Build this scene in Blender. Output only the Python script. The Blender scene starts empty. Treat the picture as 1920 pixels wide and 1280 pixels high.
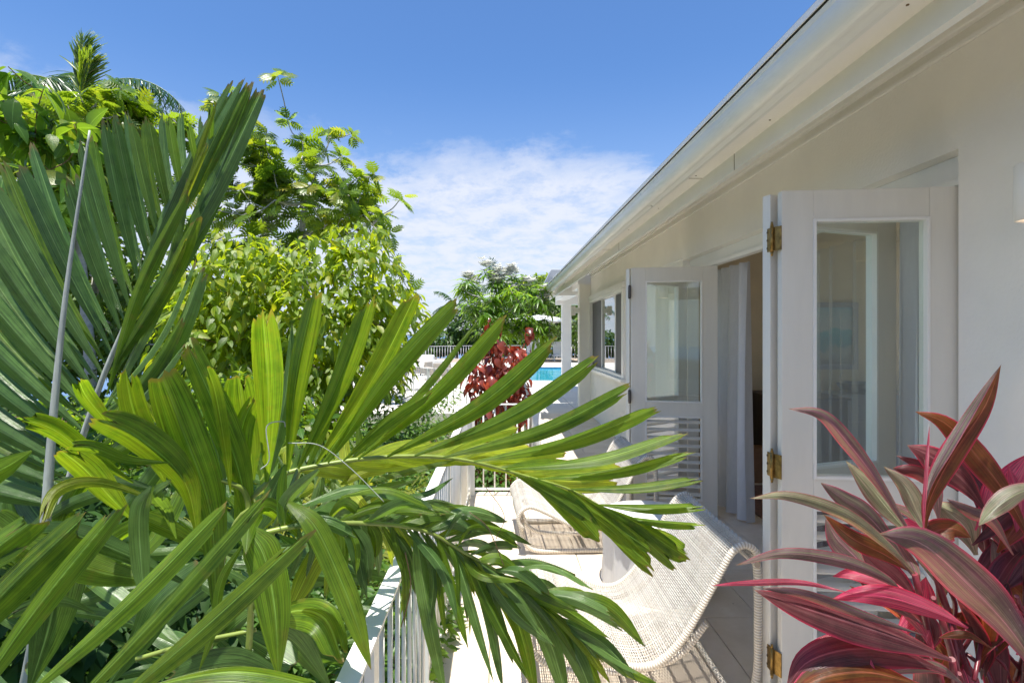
import bpy, math, random
import numpy as np
from mathutils import Vector, Matrix, noise as mnoise

random.seed(7); np.random.seed(7)
scene = bpy.context.scene
COL = scene.collection
R = math.radians

# ------------------------------------------------------------------ camera
F, PX, PY, CZ = 1005.0, 935.0, 628.0, 1.6
cam_d = bpy.data.cameras.new("camera")
cam = bpy.data.objects.new("camera", cam_d)
COL.objects.link(cam)
cam.location = (0, 0, CZ)
cam.rotation_euler = (R(90), 0, 0)
cam_d.sensor_width = 36
cam_d.lens = F / 1920 * 36
cam_d.shift_x = (960 - PX) / 1920
cam_d.shift_y = -(640 - PY) / 1920
cam_d.clip_start = 0.05
cam_d.clip_end = 60000
scene.camera = cam

# ------------------------------------------------------------------ world
SUN_TRAVEL = Vector((0.055, 0.2, -1.0)).normalized()
world = bpy.data.worlds.new("World"); scene.world = world
world.use_nodes = True
nt = world.node_tree; nt.nodes.clear()
def N(t, kind, **kw):
    n = t.nodes.new(kind)
    for k, v in kw.items():
        if k == 'inp':
            for a, b in v.items(): n.inputs[a].default_value = b
        else: setattr(n, k, v)
    return n
sky = N(nt, 'ShaderNodeTexSky', sky_type='NISHITA', sun_disc=False)
sky.sun_elevation = math.asin(-SUN_TRAVEL.z)
sky.sun_rotation = math.atan2(-SUN_TRAVEL.x, -SUN_TRAVEL.y)
sky.altitude = 0; sky.air_density = 1.0; sky.dust_density = 0.6; sky.ozone_density = 2.5
tc = N(nt, 'ShaderNodeTexCoord')
sep = N(nt, 'ShaderNodeSeparateXYZ'); nt.links.new(tc.outputs['Generated'], sep.inputs[0])
def WM(op, a, b=None, c=None, clamp=False):
    m = N(nt, 'ShaderNodeMath', operation=op, use_clamp=clamp)
    for i, v in enumerate((a, b, c)):
        if v is None: continue
        if isinstance(v, (int, float)): m.inputs[i].default_value = v
        else: nt.links.new(v, m.inputs[i])
    return m.outputs[0]
zc = WM('MAXIMUM', sep.outputs[2], 0.0)
den = WM('ADD', zc, 0.13)
cx = WM('DIVIDE', sep.outputs[0], den); cy = WM('DIVIDE', sep.outputs[1], den)
comb = N(nt, 'ShaderNodeCombineXYZ'); nt.links.new(cx, comb.inputs[0]); nt.links.new(cy, comb.inputs[1])
n1 = N(nt, 'ShaderNodeTexNoise', inp={'Scale': 1.3, 'Detail': 9.0, 'Roughness': 0.62, 'Distortion': 0.5})
mp = N(nt, 'ShaderNodeMapping', inp={'Scale': (1.0, 0.8, 1.0), 'Location': (3.1, 1.7, 0.0)})
nt.links.new(comb.outputs[0], mp.inputs[0]); nt.links.new(mp.outputs[0], n1.inputs['Vector'])
# broad banks of thin cloud low in the sky, a few wisps higher up
n2 = N(nt, 'ShaderNodeTexNoise', inp={'Scale': 5.5, 'Detail': 8.0, 'Roughness': 0.68, 'Distortion': 0.15})
nt.links.new(mp.outputs[0], n2.inputs['Vector'])
edge = WM('ADD', zc, WM('MULTIPLY', WM('SUBTRACT', n1.outputs['Fac'], 0.5), 0.22))
edge = WM('ADD', edge, WM('MULTIPLY', WM('MAXIMUM', WM('SUBTRACT', sep.outputs[0], 0.08), 0.0), 0.30))
edge = WM('ADD', edge, WM('MULTIPLY', WM('SUBTRACT', n2.outputs['Fac'], 0.5), 0.15))
low = N(nt, 'ShaderNodeMapRange', interpolation_type='SMOOTHSTEP', inp={'From Min': 0.355, 'From Max': 0.27, 'To Min': 0.0, 'To Max': 1.0})
nt.links.new(edge, low.inputs[0])
wis = N(nt, 'ShaderNodeMapRange', interpolation_type='SMOOTHSTEP', inp={'From Min': 0.30, 'From Max': 0.62, 'To Min': 0.45, 'To Max': 1.0})
nt.links.new(n2.outputs['Fac'], wis.inputs[0])
cl = WM('MULTIPLY', WM('MULTIPLY', low.outputs[0], wis.outputs[0]), 0.88)
wisp2 = N(nt, 'ShaderNodeMapRange', interpolation_type='SMOOTHSTEP', inp={'From Min': 0.62, 'From Max': 0.85, 'To Min': 0.0, 'To Max': 0.25})
nt.links.new(n1.outputs['Fac'], wisp2.inputs[0])
cl = WM('MAXIMUM', cl, wisp2.outputs[0])
hz = N(nt, 'ShaderNodeMapRange', interpolation_type='SMOOTHSTEP', inp={'From Min': 0.46, 'From Max': 0.0, 'To Min': 0.0, 'To Max': 0.6})
nt.links.new(zc, hz.inputs[0])
SKYMUL = (0.62, 0.86, 1.12, 1)
tint = N(nt, 'ShaderNodeMix', data_type='RGBA', blend_type='MULTIPLY'); tint.inputs[0].default_value = 1.0
nt.links.new(sky.outputs[0], tint.inputs[6]); tint.inputs[7].default_value = SKYMUL
mixh = N(nt, 'ShaderNodeMix', data_type='RGBA')
nt.links.new(hz.outputs[0], mixh.inputs[0]); nt.links.new(tint.outputs[2], mixh.inputs[6]); mixh.inputs[7].default_value = (3.3, 4.0, 5.3, 1)
mixc = N(nt, 'ShaderNodeMix', data_type='RGBA')
nt.links.new(cl, mixc.inputs[0]); nt.links.new(mixh.outputs[2], mixc.inputs[6]); mixc.inputs[7].default_value = (5.0, 5.2, 5.75, 1)
bg = N(nt, 'ShaderNodeBackground', inp={'Strength': 0.087})
nt.links.new(mixc.outputs[2], bg.inputs[0])
wo = N(nt, 'ShaderNodeOutputWorld'); nt.links.new(bg.outputs[0], wo.inputs[0])

sun_d = bpy.data.lights.new("sun", 'SUN'); sun_d.energy = 4.2; sun_d.angle = R(0.5); sun_d.color = (1.0, 0.95, 0.86)
sun = bpy.data.objects.new("sun", sun_d); COL.objects.link(sun)
sun.rotation_euler = SUN_TRAVEL.to_track_quat('-Z', 'Y').to_euler()
sun.location = (-1, -4, 20)

vs = scene.view_settings
vs.view_transform = 'Standard'; vs.look = 'None'; vs.gamma = 1; vs.exposure = 1.03
vs.use_curve_mapping = False
scene.cycles.max_bounces = 10; scene.cycles.transparent_max_bounces = 24
scene.cycles.diffuse_bounces = 8; scene.cycles.transmission_bounces = 8; scene.cycles.glossy_bounces = 5

# ------------------------------------------------------------------ helpers
def W(px, py, Y):
    """a point at distance Y along the house whose picture lies near (px, py)"""
    return Vector(((px - PX) / F * Y, Y, CZ + (PY - py) / F * Y))

def srgb(r, g, b):
    f = lambda c: (c / 255 / 12.92) if c <= 10 else ((c / 255 + 0.055) / 1.055) ** 2.4
    return (f(r), f(g), f(b), 1)

def tag(o, label=None, cat=None, group=None, kind=None):
    if label: o['label'] = label
    if cat: o['category'] = cat
    if group: o['group'] = group
    if kind: o['kind'] = kind
    return o

def empty(name, loc, label, cat, group=None, parent=None):
    o = bpy.data.objects.new(name, None); COL.objects.link(o)
    o.location = loc; o.empty_display_size = 0.1
    return tag(o, label, cat, group)

def link(name, me, parent=None, mat=None):
    if mat is not None and len(me.materials) == 0: me.materials.append(mat)
    o = bpy.data.objects.new(name, me); COL.objects.link(o)
    if parent is not None:
        o.parent = parent
        o.matrix_parent_inverse = Matrix.Translation(-wloc(parent))
    return o

def wloc(o):
    v = Vector((0, 0, 0))
    while o is not None:
        v += o.location
        if o.parent is not None: v += o.matrix_parent_inverse.translation
        o = o.parent
    return v

class MB:
    def __init__(s): s.v = []; s.f = []; s.uv = []; s.smooth = []
    def add(s, vs_, fs, uvs=None, smooth=False):
        b = len(s.v); s.v += [tuple(x) for x in vs_]
        for i, f in enumerate(fs):
            s.f.append(tuple(b + k for k in f)); s.smooth.append(smooth)
            s.uv.append([uvs[k] for k in f] if uvs else [(0, 0)] * len(f))
    def box(s, x0, x1, y0, y1, z0, z1):
        v = [(x0,y0,z0),(x1,y0,z0),(x1,y1,z0),(x0,y1,z0),(x0,y0,z1),(x1,y0,z1),(x1,y1,z1),(x0,y1,z1)]
        s.add(v, [(0,3,2,1),(4,5,6,7),(0,1,5,4),(1,2,6,5),(2,3,7,6),(3,0,4,7)])
        return s
    def obox(s, o, ax, ay, az):
        """box from corner o spanned by three edge vectors"""
        o = Vector(o); ax = Vector(ax); ay = Vector(ay); az = Vector(az)
        v = [o, o+ax, o+ax+ay, o+ay, o+az, o+ax+az, o+ax+ay+az, o+ay+az]
        s.add(v, [(0,3,2,1),(4,5,6,7),(0,1,5,4),(1,2,6,5),(2,3,7,6),(3,0,4,7)])
        return s
    def tube(s, pts, rad, n=8, cap=True, smooth=True):
        pts = [Vector(p) for p in pts]
        if isinstance(rad, (int, float)): rad = [rad] * len(pts)
        ref = None; rings = []; uvs = []; L = 0
        for i, p in enumerate(pts):
            t = (pts[min(i+1, len(pts)-1)] - pts[max(i-1, 0)]).normalized()
            if ref is None:
                ref = Vector((0, 0, 1)) if abs(t.z) < 0.9 else Vector((1, 0, 0))
            a = t.cross(ref)
            if a.length < 1e-5: a = t.orthogonal()
            a.normalize(); b = a.cross(t).normalized(); ref = b
            if i: L += (p - pts[i-1]).length
            for k in range(n):
                th = 2 * math.pi * k / n
                rings.append(p + (a * math.cos(th) + b * math.sin(th)) * rad[i]); uvs.append((L, k / n))
        fs = []
        for i in range(len(pts) - 1):
            for k in range(n):
                k2 = (k + 1) % n
                fs.append((i*n+k, i*n+k2, (i+1)*n+k2, (i+1)*n+k))
        s.add(rings, fs, uvs, smooth)
        if cap:
            b = len(s.v) - len(rings)
            s.f.append(tuple(b + k for k in reversed(range(n)))); s.uv.append([(0,0)]*n); s.smooth.append(False)
            s.f.append(tuple(b + (len(pts)-1)*n + k for k in range(n))); s.uv.append([(0,0)]*n); s.smooth.append(False)
        return s
    def lathe(s, c, prof, n=32, smooth=True):
        c = Vector(c); v = []; fs = []
        for r, z in prof:
            for k in range(n):
                a = 2*math.pi*k/n; v.append(c + Vector((r*math.cos(a), r*math.sin(a), z)))
        for i in range(len(prof)-1):
            for k in range(n):
                k2 = (k+1) % n; fs.append((i*n+k, i*n+k2, (i+1)*n+k2, (i+1)*n+k))
        s.add(v, fs, None, smooth); return s
    def mesh(s, name):
        me = bpy.data.meshes.new(name); me.from_pydata(s.v, [], s.f)
        me.polygons.foreach_set('use_smooth', s.smooth)
        u = me.uv_layers.new(name='UVMap'); flat = [c for f in s.uv for p in f for c in p]
        u.data.foreach_set('uv', flat); me.update(); return me
    def build(s, name, mat, parent=None, bevel=0):
        o = link(name, s.mesh(name), parent, mat)
        if bevel:
            m = o.modifiers.new('b', 'BEVEL'); m.width = bevel; m.segments = 2; m.limit_method = 'ANGLE'
        return o

# ------------------------------------------------------------------ materials
def newmat(name):
    m = bpy.data.materials.new(name); m.use_nodes = True
    t = m.node_tree; t.nodes.clear()
    out = N(t, 'ShaderNodeOutputMaterial')
    return m, t, out
def ramp(t, stops):
    r = N(t, 'ShaderNodeValToRGB'); cr = r.color_ramp
    while len(cr.elements) > 1: cr.elements.remove(cr.elements[0])
    cr.elements[0].position = stops[0][0]; cr.elements[0].color = stops[0][1]
    for p, c in stops[1:]:
        e = cr.elements.new(p); e.color = c
    return r
def solid(name, col, rough=0.5, var=0.08, nscale=6.0, bump=0.0, bscale=60, metal=0.0, spec=0.5, coord='Object', stretch=None):
    m, t, out = newmat(name)
    p = N(t, 'ShaderNodeBsdfPrincipled', inp={'Roughness': rough, 'Metallic': metal, 'Specular IOR Level': spec})
    tcn = N(t, 'ShaderNodeTexCoord'); src = tcn.outputs[coord]
    if stretch:
        mpn = N(t, 'ShaderNodeMapping', inp={'Scale': stretch}); t.links.new(src, mpn.inputs[0]); src = mpn.outputs[0]
    n = N(t, 'ShaderNodeTexNoise', inp={'Scale': nscale, 'Detail': 6.0, 'Roughness': 0.6}); t.links.new(src, n.inputs['Vector'])
    c0 = tuple(min(1, c * (1 - var)) for c in col[:3]) + (1,); c1 = tuple(min(1, c * (1 + var)) for c in col[:3]) + (1,)
    r = ramp(t, [(0.3, c0), (0.7, c1)]); t.links.new(n.outputs['Fac'], r.inputs[0])
    t.links.new(r.outputs[0], p.inputs['Base Color'])
    if bump:
        nb = N(t, 'ShaderNodeTexNoise', inp={'Scale': bscale, 'Detail': 4.0}); t.links.new(src, nb.inputs['Vector'])
        b = N(t, 'ShaderNodeBump', inp={'Strength': bump, 'Distance': 0.01}); t.links.new(nb.outputs['Fac'], b.inputs['Height'])
        t.links.new(b.outputs[0], p.inputs['Normal'])
    t.links.new(p.outputs[0], out.inputs[0])
    return m
M = {}
M['wall'] = solid('painted_render', (0.86, 0.84, 0.79), 0.75, 0.04, 2.0, 0.22, 70)
M['trim'] = solid('white_gloss_paint', (0.85, 0.84, 0.81), 0.35, 0.025, 2.5, 0.04, 30)
M['door'] = solid('door_paint', (0.76, 0.735, 0.67), 0.42, 0.05, 9.0, 0.12, 45, stretch=(1, 1, 0.15))
M['gutter'] = solid('gutter_paint', (0.78, 0.79, 0.75), 0.30, 0.07, 3.5, 0.0, stretch=(1, 0.5, 1))
M['soffit'] = solid('soffit_paint', (0.85, 0.83, 0.79), 0.55, 0.03, 2, 0.1, 50)
M['roof'] = solid('grey_roof', (0.20, 0.22, 0.24), 0.5, 0.15, 4, 0.3, 20)
M['metal_white'] = solid('white_powder_coat', (0.74, 0.74, 0.72), 0.35, 0.04, 8, 0.03, 100)
M['lounger'] = solid('white_frame', (0.80, 0.80, 0.80), 0.5, 0.03)
M['brass'] = solid('aged_brass', (0.30, 0.19, 0.06), 0.38, 0.45, 45, 0.25, 160, metal=0.85)
M['steel_dark'] = solid('dark_steel', (0.06, 0.05, 0.05), 0.5, 0.2)
M['dark_wood'] = solid('dark_wood', (0.035, 0.02, 0.013), 0.45, 0.3, 20)
M['grey_wood'] = solid('grey_painted_wood', (0.26, 0.28, 0.31), 0.5, 0.1, 5)
M['box_wood'] = solid('light_wood', (0.30, 0.17, 0.09), 0.5, 0.2, 20)
M['room'] = solid('room_paint', (0.64, 0.55, 0.38), 0.85, 0.04)
M['rug'] = solid('woven_rug', (0.23, 0.12, 0.08), 0.95, 0.35, 60, 0.4, 120)
M['fabric'] = solid('linen', (0.62, 0.62, 0.63), 0.9, 0.04, 60, 0.25, 400, stretch=(1, 1, 0.2))
M['screen'] = solid('insect_screen', (0.10, 0.10, 0.105), 0.6, 0.12, 80)
M['cushion'] = solid('cushion_cloth', (0.75, 0.75, 0.74), 0.9, 0.03)
M['grey_wicker'] = solid('grey_wicker', (0.36, 0.32, 0.27), 0.7, 0.2, 80, 0.4, 150)
M['bark'] = solid('grey_bark', (0.40, 0.38, 0.35), 0.85, 0.3, 14, 0.6, 40)
M['bark_brown'] = solid('brown_twig', (0.16, 0.10, 0.05), 0.8, 0.3, 20, 0.4, 60)
M['red_stem'] = solid('red_stem', (0.16, 0.02, 0.03), 0.35, 0.4, 25)
M['cane'] = solid('palm_cane', (0.36, 0.39, 0.34), 0.55, 0.30, 45, 0.25, 90, stretch=(1, 1, 0.15))
M['soil'] = solid('soil', (0.055, 0.038, 0.022), 0.95, 0.5, 3, 0.8, 12)
M['pot'] = solid('glazed_pot', (0.62, 0.60, 0.55), 0.4, 0.1, 10)
M['screw'] = solid('screw_brass', (0.16, 0.10, 0.04), 0.4, 0.2, 30, metal=0.8)
M['deck_far'] = solid('pale_coping', (0.62, 0.59, 0.53), 0.8, 0.08, 0.8, 0.2, 10)
M['wood_deck'] = solid('timber_deck', (0.36, 0.29, 0.23), 0.8, 0.2, 3)

def stone_mat():
    m, t, out = newmat('coral_stone_tile')
    p = N(t, 'ShaderNodeBsdfPrincipled', inp={'Roughness': 0.6})
    tcn = N(t, 'ShaderNodeTexCoord'); oi = N(t, 'ShaderNodeObjectInfo')
    ad = N(t, 'ShaderNodeVectorMath', operation='ADD')
    t.links.new(tcn.outputs['Object'], ad.inputs[0]); t.links.new(oi.outputs['Location'], ad.inputs[1])
    n = N(t, 'ShaderNodeTexNoise', inp={'Scale': 4.0, 'Detail': 8.0, 'Roughness': 0.65}); t.links.new(ad.outputs[0], n.inputs['Vector'])
    r = ramp(t, [(0.3, (0.62, 0.52, 0.40, 1)), (0.55, (0.71, 0.61, 0.49, 1)), (0.75, (0.77, 0.69, 0.58, 1))])
    t.links.new(n.outputs['Fac'], r.inputs[0])
    n2_ = N(t, 'ShaderNodeTexVoronoi', inp={'Scale': 38.0}); t.links.new(ad.outputs[0], n2_.inputs['Vector'])
    nn = N(t, 'ShaderNodeTexNoise', inp={'Scale': 13.0, 'Detail': 5.0}); t.links.new(ad.outputs[0], nn.inputs['Vector'])
    a = N(t, 'ShaderNodeMath', operation='MULTIPLY'); 
    lt = N(t, 'ShaderNodeMapRange', inp={'From Min': 0.12, 'From Max': 0.22, 'To Min': 1.0, 'To Max': 0.0}); t.links.new(n2_.outputs['Distance'], lt.inputs[0])
    gt = N(t, 'ShaderNodeMapRange', inp={'From Min': 0.56, 'From Max': 0.64}); t.links.new(nn.outputs['Fac'], gt.inputs[0])
    t.links.new(lt.outputs[0], a.inputs[0]); t.links.new(gt.outputs[0], a.inputs[1])
    mx = N(t, 'ShaderNodeMix', data_type='RGBA'); t.links.new(a.outputs[0], mx.inputs[0]); t.links.new(r.outputs[0], mx.inputs[6]); mx.inputs[7].default_value = (0.30, 0.24, 0.17, 1)
    hv = N(t, 'ShaderNodeHueSaturation'); mr = N(t, 'ShaderNodeMapRange', inp={'To Min': 0.92, 'To Max': 1.06}); t.links.new(oi.outputs['Random'], mr.inputs[0])
    t.links.new(mr.outputs[0], hv.inputs['Value']); t.links.new(mx.outputs[2], hv.inputs['Color'])
    t.links.new(hv.outputs[0], p.inputs['Base Color'])
    b = N(t, 'ShaderNodeBump', inp={'Strength': 0.35, 'Distance': 0.004}); b.invert = True
    t.links.new(a.outputs[0], b.inputs['Height']); t.links.new(b.outputs[0], p.inputs['Normal'])
    t.links.new(p.outputs[0], out.inputs[0]); return m
M['stone'] = stone_mat()
M['grout'] = solid('grout', (0.28, 0.24, 0.19), 0.9, 0.1, 10)

def glass_mat(name, tintc=(0.90, 0.95, 0.93, 1), ior=1.55, extra=0.0):
    m, t, out = newmat(name)
    fr = N(t, 'ShaderNodeFresnel', inp={'IOR': ior})
    tr = N(t, 'ShaderNodeBsdfTransparent'); tr.inputs[0].default_value = tintc
    geo = N(t, 'ShaderNodeNewGeometry'); im = N(t, 'ShaderNodeMapRange', inp={'To Min': ior, 'To Max': 1 / ior})   # thin pane: no total reflection at the far face
    t.links.new(geo.outputs['Backfacing'], im.inputs[0]); t.links.new(im.outputs[0], fr.inputs['IOR'])
    gl = N(t, 'ShaderNodeBsdfGlossy', inp={'Roughness': 0.0}); gl.inputs[0].default_value = (0.95, 0.97, 0.97, 1)
    ad = N(t, 'ShaderNodeMath', operation='ADD', use_clamp=True); ad.inputs[1].default_value = extra
    t.links.new(fr.outputs[0], ad.inputs[0])
    mx = N(t, 'ShaderNodeMixShader'); t.links.new(ad.outputs[0], mx.inputs[0]); t.links.new(tr.outputs[0], mx.inputs[1]); t.links.new(gl.outputs[0], mx.inputs[2])
    t.links.new(mx.outputs[0], out.inputs[0]); return m
M['glass'] = glass_mat('door_glass', (0.955, 0.985, 0.97, 1), 1.5, 0.02)
M['window_glass'] = glass_mat('window_glass', (0.45, 0.48, 0.50, 1), 1.6, 0.22)

def sheer_mat():
    m, t, out = newmat('sheer_curtain')
    tcn = N(t, 'ShaderNodeTexCoord')
    tr = N(t, 'ShaderNodeBsdfTransparent'); di = N(t, 'ShaderNodeBsdfDiffuse'); di.inputs[0].default_value = (0.7, 0.7, 0.68, 1)
    tl = N(t, 'ShaderNodeBsdfTranslucent'); tl.inputs[0].default_value = (0.7, 0.7, 0.68, 1)
    a = N(t, 'ShaderNodeMixShader', inp={0: 0.5}); t.links.new(di.outputs[0], a.inputs[1]); t.links.new(tl.outputs[0], a.inputs[2])
    b = N(t, 'ShaderNodeMixShader', inp={0: 0.22}); t.links.new(tr.outputs[0], b.inputs[1]); t.links.new(a.outputs[0], b.inputs[2])
    t.links.new(b.outputs[0], out.inputs[0]); return m
M['sheer'] = sheer_mat()

def leaf_mat(name, lo, hi, trans, rough=0.38, tw=0.45, veins=0, vcol=None, edge_=None, young=None, wear=0.0, spec=0.5, strip=0, under=None, speck=0, tmul=(3.9, 3.6, 1.0)):
    """leaf with a look that varies leaf by leaf; UV x runs along the leaf, y across it"""
    m, t, out = newmat(name)
    uvn = N(t, 'ShaderNodeUVMap'); suv = N(t, 'ShaderNodeSeparateXYZ'); t.links.new(uvn.outputs[0], suv.inputs[0])
    geo = N(t, 'ShaderNodeNewGeometry'); oi = N(t, 'ShaderNodeObjectInfo')
    def MM(op, a, b=None, clamp=False):
        q = N(t, 'ShaderNodeMath', operation=op, use_clamp=clamp)
        for i, v in enumerate((a, b)):
            if v is None: continue
            if isinstance(v, (int, float)): q.inputs[i].default_value = v
            else: t.links.new(v, q.inputs[i])
        return q.outputs[0]
    rnd = MM('FRACT', MM('ADD', geo.outputs['Random Per Island'], oi.outputs['Random']))
    tcn = N(t, 'ShaderNodeTexCoord')
    n = N(t, 'ShaderNodeTexNoise', inp={'Scale': 9.0, 'Detail': 4.0}); t.links.new(tcn.outputs['Object'], n.inputs['Vector'])
    f = MM('ADD', MM('MULTIPLY', rnd, 0.7), MM('MULTIPLY', n.outputs['Fac'], 0.4), True)
    stops = [(0.1, lo), (0.75, hi)]
    if young: stops.append((1.0, young))
    r = ramp(t, [(p_, tuple(c_[:3]) + (1,)) for p_, c_ in stops]); t.links.new(f, r.inputs[0])
    col = r.outputs[0]
    def mixc_(fac, c2, base):
        q = N(t, 'ShaderNodeMix', data_type='RGBA')
        if isinstance(fac, (int, float)): q.inputs[0].default_value = fac
        else: t.links.new(fac, q.inputs[0])
        t.links.new(base, q.inputs[6])
        if isinstance(c2, tuple): q.inputs[7].default_value = tuple(c2[:3]) + (1,)
        else: t.links.new(c2, q.inputs[7])
        return q.outputs[2]
    if strip:   # soft lengthwise colour streaks
        cb = N(t, 'ShaderNodeCombineXYZ'); t.links.new(MM('MULTIPLY', suv.outputs[0], 1.2), cb.inputs[0]); t.links.new(MM('MULTIPLY', suv.outputs[1], 7.0), cb.inputs[1]); t.links.new(MM('MULTIPLY', rnd, 50), cb.inputs[2])
        ns = N(t, 'ShaderNodeTexNoise', inp={'Scale': 1.0, 'Detail': 4.0}); t.links.new(cb.outputs[0], ns.inputs['Vector'])
        mr = N(t, 'ShaderNodeMapRange', inp={'From Min': 0.38, 'From Max': 0.68, 'To Max': strip}); t.links.new(ns.outputs['Fac'], mr.inputs[0])
        col = mixc_(mr.outputs[0], vcol or hi, col)
    ac = MM('ABSOLUTE', MM('SUBTRACT', suv.outputs[1], 0.5))
    if veins:
        mr = N(t, 'ShaderNodeMapRange', inp={'From Min': 0.035, 'From Max': 0.0, 'To Max': 0.75}); t.links.new(ac, mr.inputs[0])
        col = mixc_(mr.outputs[0], tuple(min(1, c * 2.0 + 0.07) for c in hi[:3]), col)
    if edge_:
        mr = N(t, 'ShaderNodeMapRange', inp={'From Min': 0.40, 'From Max': 0.49, 'To Max': 0.95}); t.links.new(ac, mr.inputs[0])
        col = mixc_(mr.outputs[0], edge_, col)
    if wear:    # yellowing and brown spots
        nw = N(t, 'ShaderNodeTexNoise', inp={'Scale': 30.0, 'Detail': 5.0}); t.links.new(tcn.outputs['Object'], nw.inputs['Vector'])
        mr = N(t, 'ShaderNodeMapRange', inp={'From Min': 0.60, 'From Max': 0.74, 'To Max': wear}); t.links.new(nw.outputs['Fac'], mr.inputs[0])
        col = mixc_(mr.outputs[0], (0.16, 0.15, 0.03), col)
    if speck:
        vo = N(t, 'ShaderNodeTexVoronoi', inp={'Scale': 1.0})
        cb = N(t, 'ShaderNodeCombineXYZ'); t.links.new(MM('MULTIPLY', suv.outputs[0], 34.0), cb.inputs[0]); t.links.new(MM('MULTIPLY', suv.outputs[1], 16.0), cb.inputs[1])
        t.links.new(cb.outputs[0], vo.inputs['Vector'])
        mr = N(t, 'ShaderNodeMapRange', inp={'From Min': 0.24, 'From Max': 0.12, 'To Max': 0.55}); t.links.new(vo.outputs['Distance'], mr.inputs[0])
        ng = N(t, 'ShaderNodeTexNoise', inp={'Scale': 14.0, 'Detail': 2.0}); t.links.new(tcn.outputs['Object'], ng.inputs['Vector'])
        mr2 = N(t, 'ShaderNodeMapRange', inp={'From Min': 0.5, 'From Max': 0.62}); t.links.new(ng.outputs['Fac'], mr2.inputs[0])
        col = mixc_(MM('MULTIPLY', mr.outputs[0], mr2.outputs[0]), (0.45, 0.45, 0.40), col)
    mot = None
    if strip:
        cb2 = N(t, 'ShaderNodeCombineXYZ'); t.links.new(MM('MULTIPLY', suv.outputs[0], 2.5), cb2.inputs[0]); t.links.new(MM('MULTIPLY', suv.outputs[1], 46.0), cb2.inputs[1]); t.links.new(MM('MULTIPLY', rnd, 90), cb2.inputs[2])
        nf = N(t, 'ShaderNodeTexNoise', inp={'Scale': 1.0, 'Detail': 3.0}); t.links.new(cb2.outputs[0], nf.inputs['Vector'])
        nm = N(t, 'ShaderNodeTexNoise', inp={'Scale': 26.0, 'Detail': 5.0, 'Roughness': 0.6}); t.links.new(tcn.outputs['Object'], nm.inputs['Vector'])
        mv = N(t, 'ShaderNodeMapRange', inp={'From Min': 0.35, 'From Max': 0.65, 'To Min': 0.50, 'To Max': 1.38}); t.links.new(nf.outputs['Fac'], mv.inputs[0])
        mv2 = N(t, 'ShaderNodeMapRange', inp={'From Min': 0.35, 'From Max': 0.65, 'To Min': 0.75, 'To Max': 1.15}); t.links.new(nm.outputs['Fac'], mv2.inputs[0])
        h2 = N(t, 'ShaderNodeHueSaturation'); t.links.new(MM('MULTIPLY', mv.outputs[0], mv2.outputs[0]), h2.inputs['Value']); t.links.new(col, h2.inputs['Color']); col = h2.outputs[0]
        tipf = N(t, 'ShaderNodeMapRange', inp={'From Min': 0.955, 'From Max': 1.0, 'To Max': 0.9}); t.links.new(MM('ADD', suv.outputs[0], MM('MULTIPLY', MM('SUBTRACT', nm.outputs['Fac'], 0.5), 0.12)), tipf.inputs[0])
        col = mixc_(tipf.outputs[0], (0.17, 0.11, 0.045), col)
        sp3 = N(t, 'ShaderNodeTexVoronoi', inp={'Scale': 75.0}); t.links.new(tcn.outputs['Object'], sp3.inputs['Vector'])
        ms3 = N(t, 'ShaderNodeMapRange', inp={'From Min': 0.13, 'From Max': 0.07, 'To Max': 0.7}); t.links.new(sp3.outputs['Distance'], ms3.inputs[0])
        gate = N(t, 'ShaderNodeMapRange', inp={'From Min': 0.55, 'From Max': 0.6}); t.links.new(nm.outputs['Fac'], gate.inputs[0])
        col = mixc_(MM('MULTIPLY', ms3.outputs[0], gate.outputs[0]), (0.14, 0.10, 0.05), col)
        mot = nm.outputs['Fac']
    hs = N(t, 'ShaderNodeHueSaturation'); mrh = N(t, 'ShaderNodeMapRange', inp={'To Min': 0.8, 'To Max': 1.2})
    t.links.new(MM('FRACT', MM('MULTIPLY', rnd, 7.31)), mrh.inputs[0]); t.links.new(mrh.outputs[0], hs.inputs['Value']); t.links.new(col, hs.inputs['Color'])
    col = hs.outputs[0]
    p = N(t, 'ShaderNodeBsdfPrincipled', inp={'Roughness': rough, 'Specular IOR Level': spec})
    t.links.new(col, p.inputs['Base Color'])
    tl = N(t, 'ShaderNodeBsdfTranslucent')
    # light coming through keeps the leaf's own streaks
    tm = N(t, 'ShaderNodeMix', data_type='RGBA', blend_type='MIX'); tm.inputs[0].default_value = 0.55
    sc_ = N(t, 'ShaderNodeMix', data_type='RGBA', blend_type='MULTIPLY'); sc_.inputs[0].default_value = 1.0
    t.links.new(col, sc_.inputs[6]); sc_.inputs[7].default_value = tuple(tmul) + (1,); sc_.clamp_result = False
    t.links.new(sc_.outputs[2], tm.inputs[6]); tm.inputs[7].default_value = tuple(trans[:3]) + (1,)
    if mot:
        mmt = N(t, 'ShaderNodeMapRange', inp={'From Min': 0.4, 'From Max': 0.62, 'To Min': 0.08, 'To Max': 0.62}); t.links.new(mot, mmt.inputs[0]); t.links.new(mmt.outputs[0], tm.inputs[0])
    t.links.new(tm.outputs[2], tl.inputs[0])
    # fine relief of veins
    if veins:
        wv = MM('SINE', MM('MULTIPLY', suv.outputs[1], veins * 15.0))
        nb = N(t, 'ShaderNodeTexNoise', inp={'Scale': 22.0, 'Detail': 3.0}); t.links.new(tcn.outputs['Object'], nb.inputs['Vector'])
        hgt = MM('ADD', MM('MULTIPLY', wv, 0.16), MM('MULTIPLY', nb.outputs['Fac'], 1.8))
        b = N(t, 'ShaderNodeBump', inp={'Strength': 0.55, 'Distance': 0.002}); t.links.new(hgt, b.inputs['Height'])
        t.links.new(b.outputs[0], p.inputs['Normal']); 
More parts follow.
